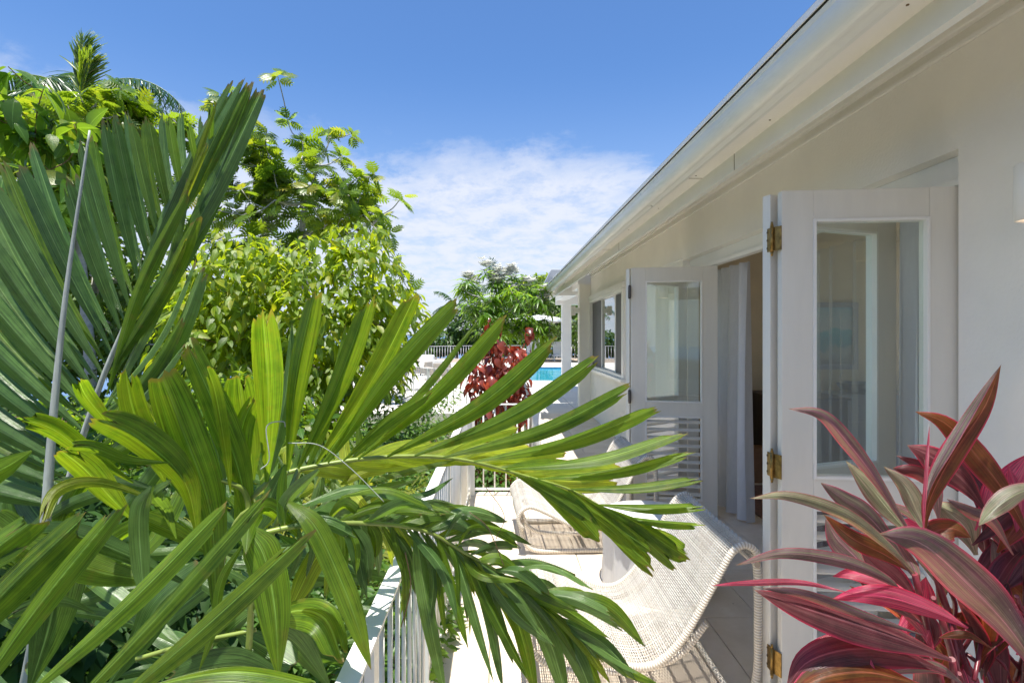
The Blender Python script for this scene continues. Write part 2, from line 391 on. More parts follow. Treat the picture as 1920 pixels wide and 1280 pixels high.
    mx = N(t, 'ShaderNodeMixShader', inp={0: tw}); t.links.new(p.outputs[0], mx.inputs[1]); t.links.new(tl.outputs[0], mx.inputs[2])
    t.links.new(mx.outputs[0], out.inputs[0]); return m
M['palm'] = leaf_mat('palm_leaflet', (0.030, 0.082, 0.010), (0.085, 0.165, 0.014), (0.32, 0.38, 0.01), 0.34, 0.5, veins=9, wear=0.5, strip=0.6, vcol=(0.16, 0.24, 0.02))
M['palm_yellow'] = leaf_mat('palm_leaflet_sunlit', (0.13, 0.22, 0.02), (0.24, 0.30, 0.03), (0.42, 0.50, 0.03), 0.4, 0.5, veins=7, wear=0.5, strip=0.6, vcol=(0.30, 0.32, 0.04))  # sunlight put into the colour: lighter, yellower copy of the palm leaflet
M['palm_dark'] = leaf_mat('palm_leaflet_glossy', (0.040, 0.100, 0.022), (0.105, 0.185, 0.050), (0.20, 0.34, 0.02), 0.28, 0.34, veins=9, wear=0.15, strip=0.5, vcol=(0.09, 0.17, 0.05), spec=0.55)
M['rachis'] = solid('palm_midrib', (0.20, 0.26, 0.05), 0.4, 0.3, 12)
M['breadfruit'] = leaf_mat('lobed_leaf', (0.045, 0.10, 0.014), (0.11, 0.19, 0.022), (0.36, 0.46, 0.02), 0.38, 0.48, young=(0.30, 0.24, 0.03))
M['lime'] = leaf_mat('ovate_leaf_lime', (0.045, 0.11, 0.010), (0.17, 0.25, 0.016), (0.55, 0.62, 0.02), 0.4, 0.5, young=(0.42, 0.38, 0.04), veins=6)
M['ovate'] = leaf_mat('ovate_leaf_green', (0.03, 0.09, 0.012), (0.08, 0.17, 0.02), (0.34, 0.48, 0.03), 0.33, 0.45, young=(0.25, 0.26, 0.03), veins=7)
M['shrub'] = leaf_mat('shrub_leaf', (0.03, 0.085, 0.012), (0.09, 0.18, 0.03), (0.26, 0.40, 0.04), 0.42, 0.4)
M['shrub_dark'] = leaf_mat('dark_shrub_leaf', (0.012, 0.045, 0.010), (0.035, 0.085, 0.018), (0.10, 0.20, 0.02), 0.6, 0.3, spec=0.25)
M['far_tree'] = leaf_mat('tree_leaf', (0.028, 0.07, 0.012), (0.085, 0.15, 0.022), (0.25, 0.36, 0.03), 0.45, 0.35)
M['far_dark'] = leaf_mat('dark_tree_leaf', (0.02, 0.06, 0.014), (0.06, 0.12, 0.022), (0.18, 0.28, 0.03), 0.4, 0.3)
M['royal'] = leaf_mat('feather_leaf', (0.02, 0.065, 0.018), (0.05, 0.11, 0.025), (0.10, 0.20, 0.02), 0.3, 0.3)
M['frangi'] = leaf_mat('strap_leaf', (0.045, 0.12, 0.016), (0.13, 0.25, 0.035), (0.42, 0.56, 0.04), 0.35, 0.45)
M['grass'] = leaf_mat('grass_blade', (0.10, 0.15, 0.02), (0.24, 0.26, 0.05), (0.42, 0.45, 0.06), 0.5, 0.4)
M['copper'] = leaf_mat('copper_leaf', (0.09, 0.03, 0.02), (0.24, 0.055, 0.035), (0.5, 0.08, 0.03), 0.22, 0.3, young=(0.46, 0.09, 0.04), spec=0.6, tmul=(4, 1.3, 1))
M['petal'] = leaf_mat('white_petal', (0.70, 0.70, 0.64), (0.80, 0.80, 0.76), (0.8, 0.8, 0.75), 0.6, 0.2, tmul=(1, 1, 1))
M['pink_petal'] = leaf_mat('pink_petal', (0.50, 0.05, 0.14), (0.65, 0.12, 0.22), (0.7, 0.1, 0.2), 0.6, 0.3, tmul=(1.2, 1, 1))
def ti(name, lo, hi, v, e, tr, sp=0, tw=0.3, rough=0.36): M[name] = leaf_mat(name, lo, hi, tr, rough, tw, veins=12, vcol=v, edge_=e, strip=0.9, speck=sp, spec=0.6, tmul=(3.2, 1.4, 1.2))
ti('ti_mauve', (0.13, 0.07, 0.09), (0.20, 0.11, 0.135), (0.19, 0.23, 0.13), (0.45, 0.06, 0.13), (0.40, 0.08, 0.10), 1)
ti('ti_maroon', (0.035, 0.009, 0.013), (0.085, 0.018, 0.026), (0.16, 0.07, 0.07), (0.35, 0.02, 0.06), (0.35, 0.02, 0.03))
ti('ti_pink', (0.30, 0.015, 0.06), (0.50, 0.05, 0.14), (0.58, 0.20, 0.25), (0.60, 0.02, 0.09), (0.8, 0.04, 0.10), 0, 0.4)
ti('ti_green', (0.16, 0.20, 0.10), (0.24, 0.28, 0.16), (0.34, 0.30, 0.22), (0.36, 0.10, 0.12), (0.30, 0.30, 0.06), 1)
ti('ti_bronze', (0.09, 0.030, 0.012), (0.16, 0.05, 0.02), (0.10, 0.08, 0.02), (0.50, 0.03, 0.12), (0.50, 0.12, 0.02), 0, 0.5)
# ================================================================== setting
XW = 1.84           # face of the house wall
XR = -0.30          # near railing
HR = 0.915          # railing height
YC = 5.35           # where the terrace narrows

def terrain():
    v = []; f = []; xs = [-900,-500,-250,-120,-60,-35,-20,-14,-10,-7,-5,-3.5,-2.4,-1.6,-1.0,-0.34,0.40,3,8,15,30,60,120,300,700]
    ys = [-40,-10,-3,0,1.5,3,5,7,9,11,13,16,20,26,34,42,50,60,80,110,160,260,420,700]
    for j, y in enumerate(ys):
        for i, x in enumerate(xs):
            z = -0.55
            if x < -1.5: z -= 0.10 * min(20, -1.5 - x) ** 1.0
            if x < -20: z -= 0.25 * (-20 - x)
            if y > 42: z -= 0.45 * (y - 42)
            if x > 30: z -= 0.1 * (x - 30)
            z = max(z, -66) 
            v.append((x, y, z + (0.1 * mnoise.noise(Vector((x, y, 0)) * 0.3) if x < -0.5 and y < 300 else 0)))
    n = len(xs)
    for j in range(len(ys)-1):
        for i in range(n-1):
            f.append((j*n+i, j*n+i+1, (j+1)*n+i+1, (j+1)*n+i))
    m = MB(); m.add(v, f, None, True); o = m.build('ground', M['soil']); tag(o, kind='structure'); return o
terrain()
def sea():
    m, t, out = newmat('sea_water')
    p = N(t, 'ShaderNodeBsdfPrincipled', inp={'Roughness': 0.35, 'Base Color': (0.07, 0.16, 0.30, 1)})
    n = N(t, 'ShaderNodeTexNoise', inp={'Scale': 0.02, 'Detail': 6.0}); tcn = N(t, 'ShaderNodeTexCoord'); t.links.new(tcn.outputs['Object'], n.inputs['Vector'])
    b = N(t, 'ShaderNodeBump', inp={'Strength': 0.3, 'Distance': 2.0}); t.links.new(n.outputs['Fac'], b.inputs['Height']); t.links.new(b.outputs[0], p.inputs['Normal'])
    t.links.new(p.outputs[0], out.inputs[0])
    mb = MB(); mb.add([(-40000, -3000, -60), (40000, -3000, -60), (40000, 55000, -60), (-40000, 55000, -60)], [(0, 1, 2, 3)])
    tag(mb.build('sea', m), kind='structure')
sea()

# terrace slab + stone tiles -----------------------------------------
fl = MB()
fl.box(XR - 0.05, XW + 0.12, -2.0, YC + 0.03, -0.7, -0.012)
fl.box(0.38, XW + 0.12, YC + 0.03, 10.95, -0.7, -0.012)
floor = fl.build('terrace_floor', M['grout']); tag(floor, kind='structure')
TS = 0.61
tile_me = {}
def tile(x0, x1, y0, y1):
    g = 0.0025
    key = (round(x1-x0, 4), round(y1-y0, 4))
    if key not in tile_me:
        mb = MB(); w = (x1-x0)/2 - g; h = (y1-y0)/2 - g
        e = 0.0025
        v = [(-w,-h,-.02),(w,-h,-.02),(w,h,-.02),(-w,h,-.02),(-w,-h,-e),(w,-h,-e),(w,h,-e),(-w,h,-e),(-w+e,-h+e,0),(w-e,-h+e,0),(w-e,h-e,0),(-w+e,h-e,0)]
        fs = [(0,3,2,1),(0,1,5,4),(1,2,6,5),(2,3,7,6),(3,0,4,7),(4,5,9,8),(5,6,10,9),(6,7,11,10),(7,4,8,11),(8,9,10,11)]
        mb.add(v, fs); tile_me[key] = mb.mesh('tile'); tile_me[key].materials.append(M['stone'])
    o = bpy.data.objects.new('tile', tile_me[key]); COL.objects.link(o)
    o.location = ((x0+x1)/2, (y0+y1)/2, random.uniform(-0.0008, 0.0008)); o.parent = floor
y = 0.6; row = 0
while y < 10.9:
    y1 = min(y + TS, 10.95)
    x0 = XR - 0.05 if y < YC - 0.1 else 0.38
    xs = [x0]; off = (row % 2) * TS / 2
    x = XR - 0.05 + off
    while x < XW + 0.12:
        if x > x0 + 0.05 and x < XW + 0.07: xs.append(x)
        x += TS
    xs.append(XW + 0.12)
    for a_, b_ in zip(xs[:-1], xs[1:]): tile(a_, b_, y, y1)
    y = y1; row += 1

# pool deck ------------------------------------------------------------
dk = MB()
PX0, PX1, PY0, PY1 = 1.15, 9.0, 18.9, 27.0      # pool
def slab(x0, x1, y0, y1): dk.box(x0, x1, y0, y1, -1.6, 0.0)
dk.box(6.05, 12, -4, 10.95, -1.6, -0.02); slab(-6.5, 12, 10.955, PY0); slab(-6.5, PX0, PY0, PY1); slab(PX1, 12, PY0, PY1); slab(-9, 12, PY1, 31)  # first box: unseen pale slab added to bounce daylight into the room
tag(dk.build('pool_deck_and_bounce_slab', M['deck_far']), kind='structure')
wd = MB(); wd.box(-9, 12, 31.001, 37, -1.6, -0.01); tag(wd.build('timber_terrace', M['wood_deck']), kind='structure')
def pool_water():
    m, t, out = newmat('pool_water')
    p = N(t, 'ShaderNodeBsdfPrincipled', inp={'Roughness': 0.08, 'Base Color': (0.02, 0.42, 0.56, 1)})
    n = N(t, 'ShaderNodeTexNoise', inp={'Scale': 3.0, 'Detail': 3.0}); tcn = N(t, 'ShaderNodeTexCoord'); t.links.new(tcn.outputs['Object'], n.inputs['Vector'])
    r = ramp(t, [(0.35, (0.012, 0.30, 0.46, 1)), (0.65, (0.05, 0.48, 0.60, 1))]); t.links.new(n.outputs['Fac'], r.inputs[0]); t.links.new(r.outputs[0], p.inputs['Base Color'])
    b = N(t, 'ShaderNodeBump', inp={'Strength': 0.25, 'Distance': 0.02}); t.links.new(n.outputs['Fac'], b.inputs['Height']); t.links.new(b.outputs[0], p.inputs['Normal'])
    t.links.new(p.outputs[0], out.inputs[0])
    mb = MB(); mb.box(PX0 + 0.002, PX1 - 0.002, PY0 + 0.002, PY1 - 0.002, -1.4, -0.09)
    tag(mb.build('pool_water', m), kind='structure')
    blue = solid('pool_tile', (0.05, 0.16, 0.28), 0.3, 0.2, 8)
    mb = MB(); mb.box(PX0 + 0.002, PX0 + 0.03, PY0 + 0.03, PY1 - 0.03, -0.2, -0.02); mb.box(PX0 + 0.002, PX1 - 0.03, PY1 - 0.03, PY1 - 0.002, -0.2, -0.02)
    tag(mb.build('pool_wall', blue), kind='structure')
pool_water()

# ================================================================== house
house = empty('house', (XW, 2.0, 0), 'long white single storey villa with a gutter along its deep eave', 'house')
w = MB()
X2 = XW + 0.14
w.box(XW, X2, -2.0, 2.145, 0, 2.86)
w.box(XW, X2, 2.145, 5.36, 2.345, 2.86)
w.box(XW, X2, 5.36, 7.87, 0, 2.86)
w.box(XW, X2, 7.87, 10.72, 0, 0.955)
w.box(XW, X2, 7.87, 10.72, 2.29, 2.86)
w.build('wall', M['wall'], house)
MB().box(1.615, XW + 0.14, 10.722, 10.95, 0.001, 2.62).build('corner_pillar', M['wall'], house, 0.006)
MB().box(XW - 0.02, XW - 0.001, -2, 10.72, 2.74, 2.76).build('wall_moulding', M['trim'], house, 0.004)
MB().box(XW - 0.035, XW - 0.001, -2, 10.72, 2.80, 2.855).build('wall_moulding', M['trim'], house, 0.006)
MB().box(XW + 0.07, XW + 0.139, 2.146, 5.359, 2.225, 2.344).build('door_head', M['trim'], house, 0.003)
MB().box(XW + 0.045, XW + 0.069, 2.16, 5.34, 2.215, 2.245).build('door_track', M['trim'], house, 0.003)
MB().box(XW + 0.03, XW + 0.139, 5.30, 5.359, 0, 2.224).build('door_jamb', M['trim'], house, 0.003)
MB().box(XW + 0.06, XW + 0.139, 2.146, 2.20, 0, 2.224).build('door_jamb', M['trim'], house, 0.003)
MB().box(XW - 0.012, XW - 0.001, 5.36, 7.80, 2.352, 2.372).build('wall_moulding', M['trim'], house, 0.003)

# eave: all pieces run the length of the house
Y0E, Y1E = -1.6, 12.06
def extr(name, prof, mat, y0=Y0E, y1=Y1E, smooth=False, parent=house, closed=True):
    mb = MB(); n = len(prof)
    v = [(x, y0, z) for x, z in prof] + [(x, y1, z) for x, z in prof]
    fs = [(i, (i+1) % n, n + (i+1) % n, n + i) for i in range(n if closed else n-1)]
    mb.add(v, fs, None, smooth)
    if closed:
        mb.add(v[:n], [tuple(range(n))]); mb.add(v[n:], [tuple(reversed(range(n)))])
    return mb.build(name, mat, parent)
g = [(0.905, 2.515), (0.897, 2.508), (0.899, 2.498)]
for k in range(11):
    a = k / 10
    g.append((0.902 + 0.052 * (a ** 1.7) , 2.492 - 0.070 * math.sin(a * math.pi / 2) ** 0.9))
g += [(0.975, 2.416), (0.992, 2.418), (0.996, 2.430), (0.996, 2.52), (0.990, 2.52), (0.988, 2.434), (0.962, 2.426), (0.948, 2.434), (0.912, 2.494), (0.910, 2.512)]
extr('gutter', g, M['gutter'])
for yy in (3.4, 6.8, 10.2):
    MB().tube([(0.899 , yy, 2.50), (0.905, yy, 2.487), (0.925, yy, 2.462), (0.952, yy, 2.424), (0.975, yy, 2.413)], 0.0045, 6).build('gutter_joint', M['gutter'], house)
extr('fascia', [(1.000, 2.433), (1.012, 2.433), (1.012, 2.54), (1.000, 2.54)], M['trim'])
extr('soffit', [(1.013, 2.462), (1.122, 2.462), (1.122, 2.475), (1.013, 2.475)], M['soffit'])
extr('eave_board', [(1.122, 2.383), (1.150, 2.383), (1.150, 2.49), (1.122, 2.49)], M['gutter'])
extr('soffit', [(1.151, 2.49), (1.151, 2.47), (XW, 2.862), (XW, 2.885)], M['soffit'])
extr('drip_edge', [(0.888, 2.533), (0.888, 2.512), (0.892, 2.512), (0.892, 2.529), (1.05, 2.590), (1.05, 2.596)], M['metal_white'])
extr('roof', [(0.898, 2.5345), (5.6, 4.42), (5.6, 4.45), (0.893, 2.5395)], M['roof'])
MB().box(0.92, 1.16, 12.045, 12.062, 2.44, 2.60).build('barge_board', M['trim'], house)
for yy in (2.55, 5.0, 8.1):    # butt joints and nail heads in the eave boards
    MB().box(1.1205, 1.1225, yy, yy + 0.003, 2.384, 2.462).build('board_joint', M['screw'], house)
    MB().box(1.014, 1.121, yy + 0.4, yy + 0.403, 2.4605, 2.4625).build('board_joint', M['screw'], house)
for i in range(12):
    yy = 1.4 + i * 0.75; MB().lathe((1.068 + .02 * (i % 2), yy, 2.4600), [(0, 0), (0.004, 0), (0.004, 0.003)], 8).build('nail_head', M['screw'], house)
# gable end under the roof and the poolside porch
extr('gable', [(1.15, 2.49), (XW + .14, 2.8), (5.5, 4.30), (5.5, 2.6), (1.15, 2.47)], M['wall'], 11.90, 12.04)
pr = MB(); pr.box(1.30, 6.0, 12.07, 16.2, 2.86, 2.98); pr.build('porch_roof', M['trim'], house)
MB().box(1.62, 6.0, 15.05, 15.33, 2.46, 2.858).build('porch_beam', M['trim'], house, 0.006)
MB().box(1.62, 1.9, 10.952, 15.048, 2.56, 2.82).build('porch_beam', M['trim'], house, 0.006)
MB().box(1.785, 2.045, 15.07, 15.31, 0.001, 2.459).build('porch_column', M['trim'], house, 0.008)
pf = MB(); pf.box(1.65, 9, 10.96, 16.2, 0.002, 0.010); pf.build('porch_floor', M['deck_far'], house)
# grey cowl on the roof near its far end
cb_ = MB()
cb_.add([(0.95,12.9,2.55),(1.6,12.9,2.70),(1.6,12.9,3.17),(1.27,12.9,3.17),(0.95,13.6,2.55),(1.6,13.6,2.70),(1.6,13.6,3.17),(1.27,13.6,3.17)],
        [(0,1,2,3),(7,6,5,4),(0,4,5,1),(1,5,6,2),(2,6,7,3),(3,7,4,0)])
cb_.build('roof_cowl', M['grey_wood'], house)

# window -----------------------------------------------------------------
YW0, YW1, ZW0, ZW1 = 7.87, 10.72, 0.957, 2.288
win = MB(); fx0, fx1 = XW - 0.03, XW + 0.10; t_ = 0.075
win.box(fx0, fx1, YW0 - 0.06, YW0 + 0.05, ZW0 - 0.0, ZW1)
win.box(fx0, fx1, YW1 - 0.05, YW1 - 0.001, ZW0, ZW1)
win.box(fx0, fx1, YW0 + 0.051, YW1 - 0.051, ZW1 - 0.05, ZW1 + 0.0)
win.box(fx0, fx1, YW0 + 0.051, YW1 - 0.051, ZW0, ZW0 + 0.05)
wn = win.build('window', M['trim'], house, 0.003)
MB().box(XW - 0.045, XW - 0.001, YW0 - 0.10, YW1, ZW1 + 0.002, ZW1 + 0.085).build('window_trim', M['trim'], wn, 0.003)
MB().box(XW - 0.075, XW - 0.001, YW0 - 0.10, YW1, ZW0 - 0.05, ZW0 - 0.002).build('window_sill', M['trim'], wn, 0.004)
ya, yb = YW0 + 0.052, YW1 - 0.052; y1_, y2_ = ya + 0.62, yb - 0.95
xg = XW + 0.03
MB().box(xg, xg + 0.006, y1_ + 0.05, y2_ - 0.05, ZW0 + 0.052, ZW1 - 0.052).build('pane', M['window_glass'], wn)
MB().box(xg - 0.01, xg + 0.03, y1_, y1_ + 0.05, ZW0 + 0.051, ZW1 - 0.051).build('mullion', M['trim'], wn, 0.002)
MB().box(xg - 0.01, xg + 0.03, y2_ - 0.05, y2_, ZW0 + 0.051, ZW1 - 0.051).build('mullion', M['trim'], wn, 0.002)
MB().box(xg + 0.0, xg + 0.005, ya, y1_ - 0.001, ZW0 + 0.052, ZW1 - 0.052).build('insect_screen', M['screen'], wn)
MB().box(xg + 0.0, xg + 0.005, y2_ + 0.001, yb, ZW0 + 0.052, ZW1 - 0.052).build('insect_screen', M['screen'], wn)

# room inside --------------------------------------------------------------
XI = XW + 0.145
rm = MB()
rm.box(XI, 6.0, 6.60, 6.72, 0, 2.75)      # end wall with the picture
rm.box(5.9, 6.0, 0.2, 6.6, 0, 0.25); rm.box(5.9, 6.0, 0.2, 6.6, 2.45, 2.75); rm.box(5.9, 6.0, 6.0, 6.6, .2501, 2.4499); rm.box(5.9, 6.0, 0.2, 3.6, .2501, 2.4499)  # gap in this unseen side wall added to let daylight into the room
rm.box(XI, 6.0, 0.1, 0.2, 0, 2.75)
rm.box(XI - .002, 6.0, 0.1, 6.7, 2.751, 2.80)
rm.box(XI, 6.0, 6.73, 11.3, 0.9, 0.92)
rm.build('room_wall', M['room'], house)
MB().box(XW + 0.121, 6.0, 0.15, 6.62, -0.05, -0.004).build('room_floor', M['stone'], house)

# folding door leaves --------------------------------------------------------
def leaf_panel(p0, p1, nm='folding_door'):
    """one leaf between two points on plan, 2.2 m high, glass above and louvres below"""
    p0 = Vector((p0[0], p0[1], 0)); p1 = Vector((p1[0], p1[1], 0))
    ax = (p1 - p0); L = ax.length; ax.normalize(); th = 0.042
    n = Vector((-ax.y, ax.x, 0)); H = 2.20
    if n.y > 0: n = -n
    z0 = 0.012
    def B(mb, a, b, c, d, za, zb):  # a..b along, c..d through (from the face towards -n)
        mb.obox(p0 + ax * a - n * d + Vector((0, 0, za)), ax * (b - a), n * (d - c), Vector((0, 0, zb - za)))
    st = 0.125
    fr = MB()
    B(fr, 0, st, 0, th, z0, H); B(fr, L - st, L, 0, th, z0, H)
    B(fr, st, L - st, 0.0005, th - 0.0005, H - 0.12, H - 0.0005); B(fr, st, L - st, 0.0005, th - 0.0005, 0.885, 1.005); B(fr, st, L - st, 0.0005, th - 0.0005, z0 + 0.0005, 0.15)
    o = fr.build(nm, M['door'], house, 0.0025)
    bd = MB(); e = 0.012
    for (za, zb) in ((1.005, H - 0.12), (0.15, 0.885)):
        B(bd, st, st + e, -0.006, th + 0.006, za, zb); B(bd, L - st - e, L - st, -0.006, th + 0.006, za, zb)
        B(bd, st + e, L - st - e, -0.006, th + 0.006, za, za + e); B(bd, st + e, L - st - e, -0.006, th + 0.006, zb - e, zb)
    bd.build('glazing_bead', M['trim'], o, 0.002)
    gl = MB(); B(gl, st + e + .001, L - st - e - .001, 0.018, 0.024, 1.005 + e + .001, H - 0.12 - e - .001); gl.build('pane', M['glass'], o)
    ns = 10; zz0, zz1 = 0.165, 0.87; dz = (zz1 - zz0) / ns
    me = None
    for i in range(ns):
        z = zz0 + dz * (i + 0.5)
        s_ = MB(); c = p0 + ax * (st + e + .001) + Vector((0, 0, z))
        u = (n * 0.046 - Vector((0, 0, 1)) * 0.014); q = u.normalized().cross(ax) * 0.007
        s_.obox(c - n * th / 2 - u / 2 - q / 2, ax * (L - 2 * st - 2 * e - .002), u, q)
        s_.build('slat', M['door'], o)
    return o
def hinge(parent, x, y, z, ax):
    a = Vector(ax).normalized()
    h = MB(); h.tube([(x, y, z - 0.057), (x, y, z + 0.057)], 0.0065, 10)
    h.tube([(x, y, z - 0.07), (x, y, z - 0.0571)], [0.0045, 0.0065], 8); h.tube([(x, y, z + 0.0571), (x, y, z + 0.07)], [0.0065, 0.0045], 8)
    h.build('hinge', M['brass'], parent)
def hplate(parent, x, y, z, s):
    h = MB(); h.box(x - 0.020 if s < 0 else x + 0.003, x - 0.003 if s < 0 else x + 0.020, y - 0.0035, y - 0.001, z - 0.052, z + 0.052)
    h.build('hinge', M['brass'], parent)

LA = leaf_panel((1.178, 2.232), (1.872, 2.16))       # near pair, first leaf
LB = leaf_panel((1.160, 2.290), (1.885, 2.54))       # near pair, second leaf
LC = leaf_panel((1.184, 4.790), (1.90, 4.650))       # far pair
LD = leaf_panel((1.184, 4.855), (1.86, 5.29))
# hinge knuckles and leaves on the two outer edges of the near pair (edge faces look towards the rail)
for z in (2.005, 1.05, 0.225):
    e = MB()
    e.tube([(1.153, 2.262, z - 0.055), (1.153, 2.262, z + 0.055)], 0.0075, 10)
    e.tube([(1.153, 2.262, z - 0.072), (1.153, 2.262, z - 0.055)], [0.004, 0.007], 8)
    e.tube([(1.153, 2.262, z + 0.055), (1.153, 2.262, z + 0.072)], [0.007, 0.004], 8)
    e.box(1.1545, 1.1575, 2.272, 2.318, z - 0.05, z + 0.05)
    e.obox((1.1585, 2.262, z - 0.05), (0.016, -0.034, 0), (0.003, 0.0013, 0), (0, 0, 0.10))
    e.box(1.158, 1.206, 2.1915, 2.1935, z - 0.05, z + 0.05) if False else None
    hh = e.build('hinge', M['brass'], LA)
    for q in (-0.034, 0, 0.034):
        s_ = MB(); s_.tube([(1.1545, 2.302, z + q), (1.1525, 2.302, z + q)], 0.005, 8)
        s_.build('screw', M['screw'], LA)
for z in (1.985, 1.05):
    e = MB(); e.tube([(1.172, 4.80, z - 0.06), (1.172, 4.80, z + 0.06)], 0.011, 8); e.box(1.168, 1.176, 4.76, 4.84, z - 0.05, z + 0.05)
    e.build('hinge', M['steel_dark'], LC)

# ================================================================== wall lamps
emit_m, t, out = newmat('lamp_glow'); em = N(t, 'ShaderNodeEmission', inp={'Strength': 2.2}); em.inputs[0].default_value = (1.0, 0.72, 0.45, 1); t.links.new(em.outputs[0], out.inputs[0])
def wall_lamp(y, z, lab, x=XW):
    r = 0.05; c = Vector((x - 0.115, y, z))
    e = empty('wall_lamp', (x, y, z), lab, 'wall lamp', 'white cylinder lamps on the house wall')
    MB().lathe(c, [(0, 0.185), (r - .004, 0.185), (r, 0.18), (r, 0.0), (r - 0.006, 0.0), (r - 0.006, 0.02)], 32).build('shade', M['trim'], e)
    MB().lathe(c, [(r - 0.0065, 0.012), (0, 0.012)], 24).build('bulb', emit_m, e)
    MB().box(x - 0.07, x - 0.001, y - 0.03, y + 0.03, z + 0.04, z + 0.15).build('bracket', M['trim'], e, 0.004)
    l = bpy.data.lights.new('bulb_light', 'SPOT'); l.energy = 5; l.color = (1, 0.72, 0.45); l.spot_size = R(70); l.spot_blend = 0.6; l.shadow_soft_size = 0.03
    lo = bpy.data.objects.new('bulb_light', l); COL.objects.link(lo); lo.location = c + Vector((0, 0, 0.005)); lo.rotation_euler = (0, R(14), 0)
    lo.parent = e; lo.matrix_parent_inverse = Matrix.Translation(-Vector(e.location))
wall_lamp(1.725, 1.97, 'white wall lamp beside the near open door, cut by the picture edge')
wall_lamp(5.62, 1.99, 'white wall lamp seen through the glass of the far door leaf')
wall_lamp(10.15 + .67, 2.00, 'white wall lamp on the corner pillar past the window', 1.616)

# ================================================================== things in the room
def curtain(name, x, y0, y1, z0, z1, amp, waves, mat, lab, cat, px=0.0, lean=0.0):
    mb = MB(); nu, nv = 90, 14; v = []; f = []; rs = np.random.RandomState(3)
    ph = rs.rand(4) * 6
    for j in range(nv + 1):
        tt = j / nv; z = z1 + (z0 - z1) * tt
        for i in range(nu + 1):
            u = i / nu
            yy = y0 + (y1 - y0) * u
            a = amp * (0.55 + 0.45 * tt)
            xx = x + a * math.sin(u * waves * 6.283 + 0.4 * math.sin(3 * tt + ph[0])) + 0.3 * a * math.sin(u * waves * 11 + ph[1] + tt)
            yy += 0.012 * math.sin(u * 30 + tt * 2)
            v.append((xx + lean * tt + px * u, yy, z))
    for j in range(nv):
        for i in range(nu): f.append((j*(nu+1)+i, j*(nu+1)+i+1, (j+1)*(nu+1)+i+1, (j+1)*(nu+1)+i))
    mb.add(v, f, None, True); o = mb.build(name, mat); tag(o, lab, cat)
    return o
curtain('curtain', 2.10, 4.50, 5.25, 0.02, 2.22, 0.055, 4.5, M['fabric'], 'grey linen curtain gathered at the far side of the open doorway', 'curtain')
curtain('curtain', 2.13, 2.62, 2.86, 0.02, 2.22, 0.05, 2.5, M['fabric'], 'narrow grey curtain bunched behind the near door leaf', 'curtain')
curtain('sheer_curtain', 2.26, 2.9, 3.9, 0.03, 2.20, 0.035, 8, M['sheer'], 'thin sheer curtain hanging in folds behind the near door glass', 'curtain')

cab = empty('cabinet', (3.25, 6.1, 0), 'dark woven cabinet against the end wall, seen through the doorway', 'cabinet')
MB().box(3.02, 3.75, 5.75, 6.55, 0.06, 0.90).build('body', M['dark_wood'], cab, 0.01)
MB().box(3.00, 3.77, 5.73, 6.57, 0.901, 0.925).build('top', M['dark_wood'], cab, 0.004)
for q in (3.05, 3.68): MB().box(q, q + 0.05, 5.77, 5.82, 0, 0.059).build('leg', M['dark_wood'], cab)
bx = empty('box', (2.86, 5.9, 0), 'small light wooden box on the floor beside the dark cabinet', 'box')
MB().box(2.74, 2.94, 5.80, 6.02, 0.0, 0.34).build('body', M['box_wood'], bx, 0.004)
MB().box(2.735, 2.945, 5.795, 6.025, 0.341, 0.37).build('lid', M['box_wood'], bx, 0.003)
tag(MB().box(2.3, 5.0, 3.9, 5.7, -0.003, 0.008).build('rug', M['rug']), 'brown woven rug on the floor inside the doorway', 'rug')
ch = empty('chest_of_drawers', (4.4, 6.3, 0), 'grey chest of drawers with round knobs under the framed picture', 'chest of drawers')
MB().box(3.85, 5.15, 6.10, 6.58, 0.05, 0.92).build('body', M['grey_wood'], ch, 0.006)
for r_ in range(3):
    for c_ in range(2):
        x0 = 3.88 + c_ * 0.63; z0 = 0.09 + r_ * 0.275
        d = MB().box(x0, x0 + 0.60, 6.085, 6.099, z0, z0 + 0.25).build('drawer', M['grey_wood'], ch, 0.003)
        for k in (0.17, 0.43):
            MB().lathe((0, 0, 0), [(0.0, 0.03), (0.018, 0.028), (0.02, 0.02), (0.008, 0.01), (0.008, 0)], 12).build('knob', M['steel_dark'], d)
            kn = bpy.context.scene.objects[-1] if False else COL.objects[-1]
            kn.matrix_basis = Matrix.Translation(Vector((x0 + k, 6.084, z0 + 0.125))) @ Matrix.Rotation(R(90), 4, 'X')
            kn.matrix_parent_inverse = Matrix.Translation(-wloc(ch))
for q in (3.88, 5.07): MB().box(q, q + 0.05, 6.12, 6.17, 0, 0.049).build('leg', M['grey_wood'], ch)
vs_ = MB().lathe((4.25, 6.32, 0.921), [(0.0, 0), (0.10, 0), (0.20, 0.05), (0.24, 0.11), (0.22, 0.12), (0.10, 0.03), (0.0, 0.02)], 28).build('bowl', solid('blue_ceramic', (0.10, 0.16, 0.25), 0.3, 0.4, 18))
tag(vs_, 'blue patterned bowl standing on the grey chest of drawers', 'bowl')
